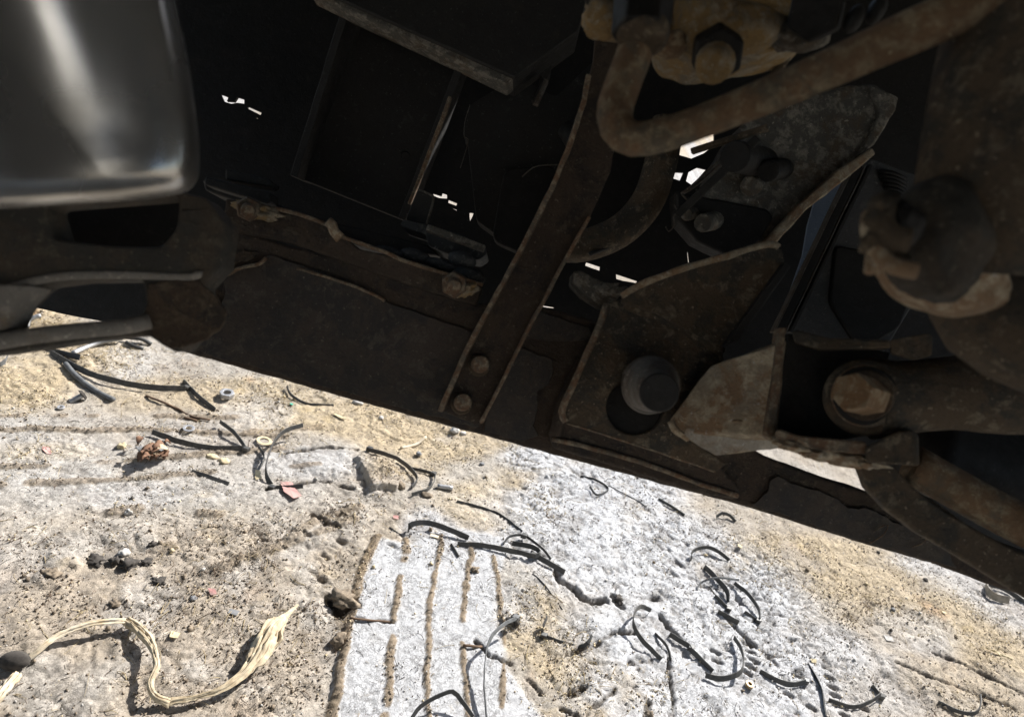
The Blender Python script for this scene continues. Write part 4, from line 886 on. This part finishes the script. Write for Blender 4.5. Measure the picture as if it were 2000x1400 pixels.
# stones, each its own
def stone(px, py, r, m, label, flat=.55, seed=0, amp=.3, name='stone', cat='stone', asp=1.0):
    r *= .62 if name == 'clod' else (.5 if m in ('slate', 'mud') else .65); amp *= 1.5 if name == 'clod' else 1.2
    o = blob(name, gp(px, py, r*flat*.45), (r*asp, r, r*flat), M[m], None, amp=amp, seed=seed, axes=(Vector((1,0,0)), Vector((0,1,0)), Vector((0,0,1))), sub=3, base=True)
    return tag(o, label, cat)
stone(414,891,.011,'chip','left half of the cream stone chip pair by the tie',.4,1,asp=1.5)
stone(438,900,.012,'chip','right half of the cream stone chip pair by the tie',.4,2,asp=1.2)
stone(243,1079,.011,'pale','pale grey pebble above the dark clods at the left',.6,3)
stone(378,1168,.009,'slate','blue-grey pebble beside the small pink paper',.6,4)
stone(251,1000,.008,'pale','upright whitish stone chip above the pebble at the left',.9,5,.5)
stone(238,871,.010,'chip','yellowish stone left of the heap of dry leaves',.8,6,.5)
stone(889,840,.015,'pale','pale pebble beside the beam edge, half under a tie piece',.6,7)
stone(904,846,.010,'pale','smaller pebble just right of the one at the beam edge',.6,8)
stone(818,886,.011,'slate','dark blue-grey pebble above the soil slab',.8,9)
stone(942,906,.009,'slate','round dark pebble on the tan soil left of the white patch',.7,10)
stone(782,949,.014,'clod','brown stone on the right tip of the soil slab',.9,11)
stone(834,967,.012,'clod','tan stone by the end of the bent tie',.6,12,asp=1.4)
stone(698,785,.012,'pale','grey stone just under the beam edge',.6,13,asp=1.4)
stone(745,820-4,.008,'pale','small light stone below the crossmember',.6,14)
stone(1716,1078,.007,'mud','small black stone on the tan streak at the right',.8,15)
stone(1745,1190,.008,'slate','dark pebble in the grey ground right of the white crust',.8,16)
stone(1808,1132,.010,'mud','black lump near the right end of the beam',.6,17)
stone(1740,1230,.006,'mud','small black pebble above the pale flat chip',.8,18)
stone(1620,1165,.006,'mud','small black pebble left of the pale flat chip',.8,25)
stone(662,1250,.016,'clod','grey-brown clod against the left edge of the tyre print',.8,19,.5,'clod','clod')
stone(672,1170,.020,'clod','largest crumbly clod left of the tyre print',.6,20,.7,'clod','clod',1.4)
stone(640,1178,.012,'mud','dark crumbly clod beside the largest one',.6,21,.7,'clod','clod')
stone(185,1092,.013,'mud','long dark clod at the left of the row of clods',.4,22,.7,'clod','clod',1.5)
stone(225,1096,.010,'mud','middle dark clod in the row of clods at the left',.7,23,.7,'clod','clod')
stone(251,1102,.015,'mud','largest dark clod in the row of clods at the left',.6,24,.8,'clod','clod')
stone(285,1097,.010,'mud','small dark clod right of the largest in the row',.5,26,.7,'clod','clod')
stone(100,1120,.012,'clod','brown elongated clod near the left edge',.5,27,.7,'clod','clod',1.6)
stone(225,1178,.009,'clod','brown clod below the row of dark clods',.5,28,.7,'clod','clod')
stone(310,1134,.010,'mud','dark clod below the grey pebble',.5,29,.7,'clod','clod',1.3)
stone(297,1062,.007,'mud','tiny dark clod above the pebble row',.6,30,.7,'clod','clod')
stone(1006,1212,.014,'mud','dark lump holding up the long grey tie',.8,31,.6,'clod','clod')
stone(928,1112,.009,'clod','brown clod between the second and third groove',.7,32,.7,'clod','clod')
stone(1208,1170,.012,'mud','dark lump in the crack of the white crust',.6,33,.7,'clod','clod')
stone(1270,1395,.009,'clod','small clod at the bottom edge among the white crust',.6,34,.6,'clod','clod')
# hardware lost in the dirt
def ring(px, py, ro, ri, h, m, label, name, cat, n=28, tilt=(0, 0, 1), parts=False):
    c = gp(px, py, .0015); ax = Vector(tilt).normalized(); s = ax.orthogonal().normalized(); u = ax.cross(s); bm = bmesh.new(); R_ = []
    for (r, z) in ((ro, 0), (ro, h), (ri, h), (ri, 0)):
        k6 = 6 if (name == 'nut' and r == ro) else 0
        ring_ = []
        for k in range(n):
            a = 2*math.pi*k/n; rr = r
            if k6: rr = r/ max(math.cos(((a+math.pi/6) % (math.pi/3))-math.pi/6), .5)*.9
            ring_.append(bm.verts.new(c+(s*math.cos(a)+u*math.sin(a))*rr+ax*z))
        R_.append(ring_)
    for i in range(4):
        A, B = R_[i], R_[(i+1) % 4]
        for k in range(n): bm.faces.new((A[k], A[(k+1) % n], B[(k+1) % n], B[k]))
    o = link(name, bm_mesh(bm, name), M[m], None, base=True, bevel=.0004); return tag(o, label, cat)
ring(443,773,.014,.0075,.009,'zinc','grey hexagonal nut on the tan soil right of the longest tie','nut','nut')
ring(369,837,.010,.0055,.0018,'zinc','pale flat washer above the straight-lying tie','washer','washer')
ring(516,861,.014,.0085,.0012,'chip','larger cream washer between the two arched ties','washer','washer',tilt=(.1,.1,1))
ring(119,797,.006,.0028,.003,'zinc','small shiny washer on the grey ground at the left','washer','washer')
ring(1462,1339,.0065,.0032,.006,'brass','brass ring by the hook-shaped tie at the bottom','ring','ring')
b_ = empty('carriage_bolt', gp(156,773)); tag(b_, 'rusty round-headed bolt lying at the upper left', 'bolt')
g = gp(160,772,.010); g2 = gp(146,780,.004)
ax_ = (g2-g).normalized(); cyl('bolt_head', g, g-ax_*.005, .011, .008, M['mud'], b_, n=24); cyl('bolt_shank', g, g+ax_*.022, .0045, .0045, M['zinc'], b_, n=16)
# heap of dry leaves and petals, every leaf its own part
lp_ = empty('leaf_heap', gp(305,885)); tag(lp_, 'small heap of red-brown dry leaves below the straight-lying tie', 'leaf heap')
for k in range(26):
    c = gp(305+rng.gauss(0, 17), 886+rng.gauss(0, 9), .004+rng.random()*.014); a = rng.random()*6.28; L = .010+rng.random()*.014; w = L*.38
    dr = Vector((math.cos(a), math.sin(a), rng.uniform(-.3, .6))).normalized(); sd_ = dr.cross(Vector((0, 0, 1))).normalized(); bm = bmesh.new(); A, B = [], []
    for i in range(6):
        f = i/5; ww = w*math.sin(math.pi*(.08+.84*f)); q = c+dr*L*(f-.5)+Vector((0, 0, .006*math.sin(f*3)))
        A.append((bm.verts.new(q+sd_*ww+Vector((0, 0, .004))), bm.verts.new(q), bm.verts.new(q-sd_*ww+Vector((0, 0, .004)))))
    for x1, x2 in zip(A[:-1], A[1:]):
        bm.faces.new((x1[0], x1[1], x2[1], x2[0])); bm.faces.new((x1[1], x1[2], x2[2], x2[1]))
    o = link('leaf', bm_mesh(bm, 'leaf'), M['leafred' if k % 5 else ('slate' if k % 2 else 'husk')], lp_, smooth=True)
    sm = o.modifiers.new('thickness', 'SOLIDIFY'); sm.thickness = .0006
# --- what nobody could count: soil crumbs, straw, fibres
def scatter(name, shape_v, shape_f, P, Rm, m, kind='stuff'):
    """join many small deformed copies of a shape into one mesh"""
    n, k = len(P), len(shape_v)
    V = np.einsum('nij,kj->nki', Rm, shape_v)+P[:, None, :]
    V += nrng.normal(0, 1, V.shape)*.10*np.linalg.norm(Rm[:, :, 0], axis=1)[:, None, None]
    Fc = (shape_f[None]+np.arange(n)[:, None, None]*k).reshape(-1, shape_f.shape[1])
    me = bpy.data.meshes.new(name); me.vertices.add(n*k); me.vertices.foreach_set('co', V.reshape(-1).astype(np.float32))
    q = Fc.shape[1]; me.loops.add(len(Fc)*q); me.loops.foreach_set('vertex_index', Fc.reshape(-1).astype(np.int32))
    me.polygons.add(len(Fc)); me.polygons.foreach_set('loop_start', np.arange(0, len(Fc)*q, q, dtype=np.int32)); me.polygons.foreach_set('loop_total', np.full(len(Fc), q, np.int32))
    me.update(); me.validate()
    me.materials.append(M[m]); o = bpy.data.objects.new(name, me); COL.objects.link(o); tag(o, kind='stuff'); return o
def zatv(x, y):
    i = np.clip(np.searchsorted(xs, x)-1, 0, nx-2); j = np.clip(np.searchsorted(ys, y)-1, 0, ny-2); return Z[j, i]
def rots(n, sx, flat=.7):
    q = nrng.normal(size=(n, 4)); q /= np.linalg.norm(q, axis=1)[:, None]; w, x, y, z = q.T
    Rr = np.stack([1-2*(y*y+z*z), 2*(x*y-z*w), 2*(x*z+y*w), 2*(x*y+z*w), 1-2*(x*x+z*z), 2*(y*z-x*w), 2*(x*z-y*w), 2*(y*z+x*w), 1-2*(x*x+y*y)], -1).reshape(n, 3, 3)
    return Rr*sx[:, None, None]
octv = np.array([(1,0,0),(-1,0,0),(0,1,0),(0,-1,0),(0,0,.7),(0,0,-.7)], float); octf = np.array([(0,2,4),(2,1,4),(1,3,4),(3,0,4),(2,0,5),(1,2,5),(3,1,5),(0,3,5)])
dens = {'pale': .25+.5*white*(1-.6*trk)+.2*tan_, 'clod': .15*(1-.7*trk)+1.0*brown+1.0*soil*2.2+.6*tan_, 'mud': .12*(1-.8*trk)+.35*brown+.35*white*(1-trk)*(fbm(X*5, Y*5, 600) > .5)+1.3*deep+.5*soil, 'chip': .1+.9*tan_+.3*soil}
core = (X > gx0) & (X < gx1) & (Y > gy0) & (Y < gy1)
clump = smooth(.35, .7, fbm(X*14, Y*14, 610, 4))
idx = np.flatnonzero(core.ravel())
def pick(n, dmap):
    w = (dmap*(.15+clump)).ravel()[idx]; w = w/w.sum(); s = nrng.choice(idx, n, p=w)
    return X.ravel()[s]+nrng.uniform(-.0012, .0012, n), Y.ravel()[s]+nrng.uniform(-.0012, .0012, n)
for nm, mm, n, a, b in (('pale_crumbs','pale',14000,.0005,.0020), ('soil_crumbs','clod',20000,.0004,.0024), ('dark_crumbs','mud',2600,.0004,.0018), ('clay_crumbs','chip',9000,.0005,.0022)):
    x, y = pick(n, dens[mm]); s = a+(b-a)*nrng.random(n)**3; s *= 1+1.2*(nrng.random(n) > .985)
    scatter(nm, octv, octf, np.stack([x, y, zatv(x, y)+s*.35], -1), rots(n, s), mm)
def strands(name, n, dmap, m, L0, L1, r0, bend=1.0, lift=.002):
    x, y = pick(n, dmap); a = nrng.random(n)*6.283; L = L0+(L1-L0)*nrng.random(n)**2; k = nrng.normal(0, bend, n); seg = 6
    t = np.linspace(0, 1, seg); ang = a[:, None]+k[:, None]*t[None]
    dx = np.cumsum(np.cos(ang), 1)*L[:, None]/seg; dy = np.cumsum(np.sin(ang), 1)*L[:, None]/seg
    px_, py_ = x[:, None]+dx, y[:, None]+dy; pz = zatv(px_.ravel(), py_.ravel()).reshape(px_.shape)+r0+lift*nrng.random(n)[:, None]*np.sin(t*3.14)[None]*2
    C = np.stack([px_, py_, pz], -1); pr = np.stack([-np.sin(ang), np.cos(ang), ang*0], -1); r = r0*(.6+.8*nrng.random(n))[:, None, None]*(1-.5*t)[None, :, None]
    V = np.stack([C+pr*r, C-pr*r, C+np.array((0, 0, 1.4))*r], 2).reshape(n, seg*3, 3)
    f = []
    for i in range(seg-1):
        for j in range(3): f.append((i*3+j, i*3+(j+1) % 3, i*3+3+(j+1) % 3, i*3+3+j))
    f = np.array(f); me = bpy.data.meshes.new(name); Fc = (f[None]+np.arange(n)[:, None, None]*seg*3).reshape(-1, 4)
    me.vertices.add(n*seg*3); me.vertices.foreach_set('co', V.reshape(-1).astype(np.float32)); me.loops.add(len(Fc)*4); me.loops.foreach_set('vertex_index', Fc.reshape(-1).astype(np.int32))
    me.polygons.add(len(Fc)); me.polygons.foreach_set('loop_start', np.arange(0, len(Fc)*4, 4, dtype=np.int32)); me.polygons.foreach_set('loop_total', np.full(len(Fc), 4, np.int32)); me.update()
    me.materials.append(M[m]); o = bpy.data.objects.new(name, me); COL.objects.link(o); tag(o, kind='stuff')
strawmap = .12+1.2*tan_+.3*brown+2.5*blobs([(90,630,110,40,1),(220,680,90,30,1),(330,830,120,30,.6),(560,790,100,40,.5)])
strands('dry_straw', 2600, strawmap, 'straw', .006, .040, .00045, .8)
strands('root_fibres', 3000, .15+white*(1-.5*trk)+.5*brown+.4*soil, 'mud', .004, .022, .0004, 1.2)
strands('brown_fibres', 2000, .1+brown+soil+.3*tan_, 'twig', .004, .024, .0004, 1.2)
# a patch of green plants far off, glimpsed through the gap in the backing sheet
gb = []
x = nrng.normal(-1.75, .5, 2500); y = nrng.normal(4.6, .35, 2500); n = 2500
M['grass'] = plain('grass_green', (.10,.22,.04), .7, (.16,.30,.06), 30, .2)
bl = np.array([(-.12,0,0),(.12,0,0),(0,.1,1)]); blf = np.array([(0,1,2)])
h = .10+.18*nrng.random(n); Rr = rots(n, np.ones(n)*.0)
ca, sa = np.cos(nrng.random(n)*6.28), np.sin(nrng.random(n)*6.28); Rr = np.zeros((n, 3, 3)); Rr[:, 0, 0] = ca*.12; Rr[:, 1, 0] = sa*.12; Rr[:, 0, 1] = -sa*.3; Rr[:, 1, 1] = ca*.3; Rr[:, 2, 2] = h
scatter('grass_patch', bl, blf, np.stack([x, y, zatv(x, y)], -1), Rr, 'grass')
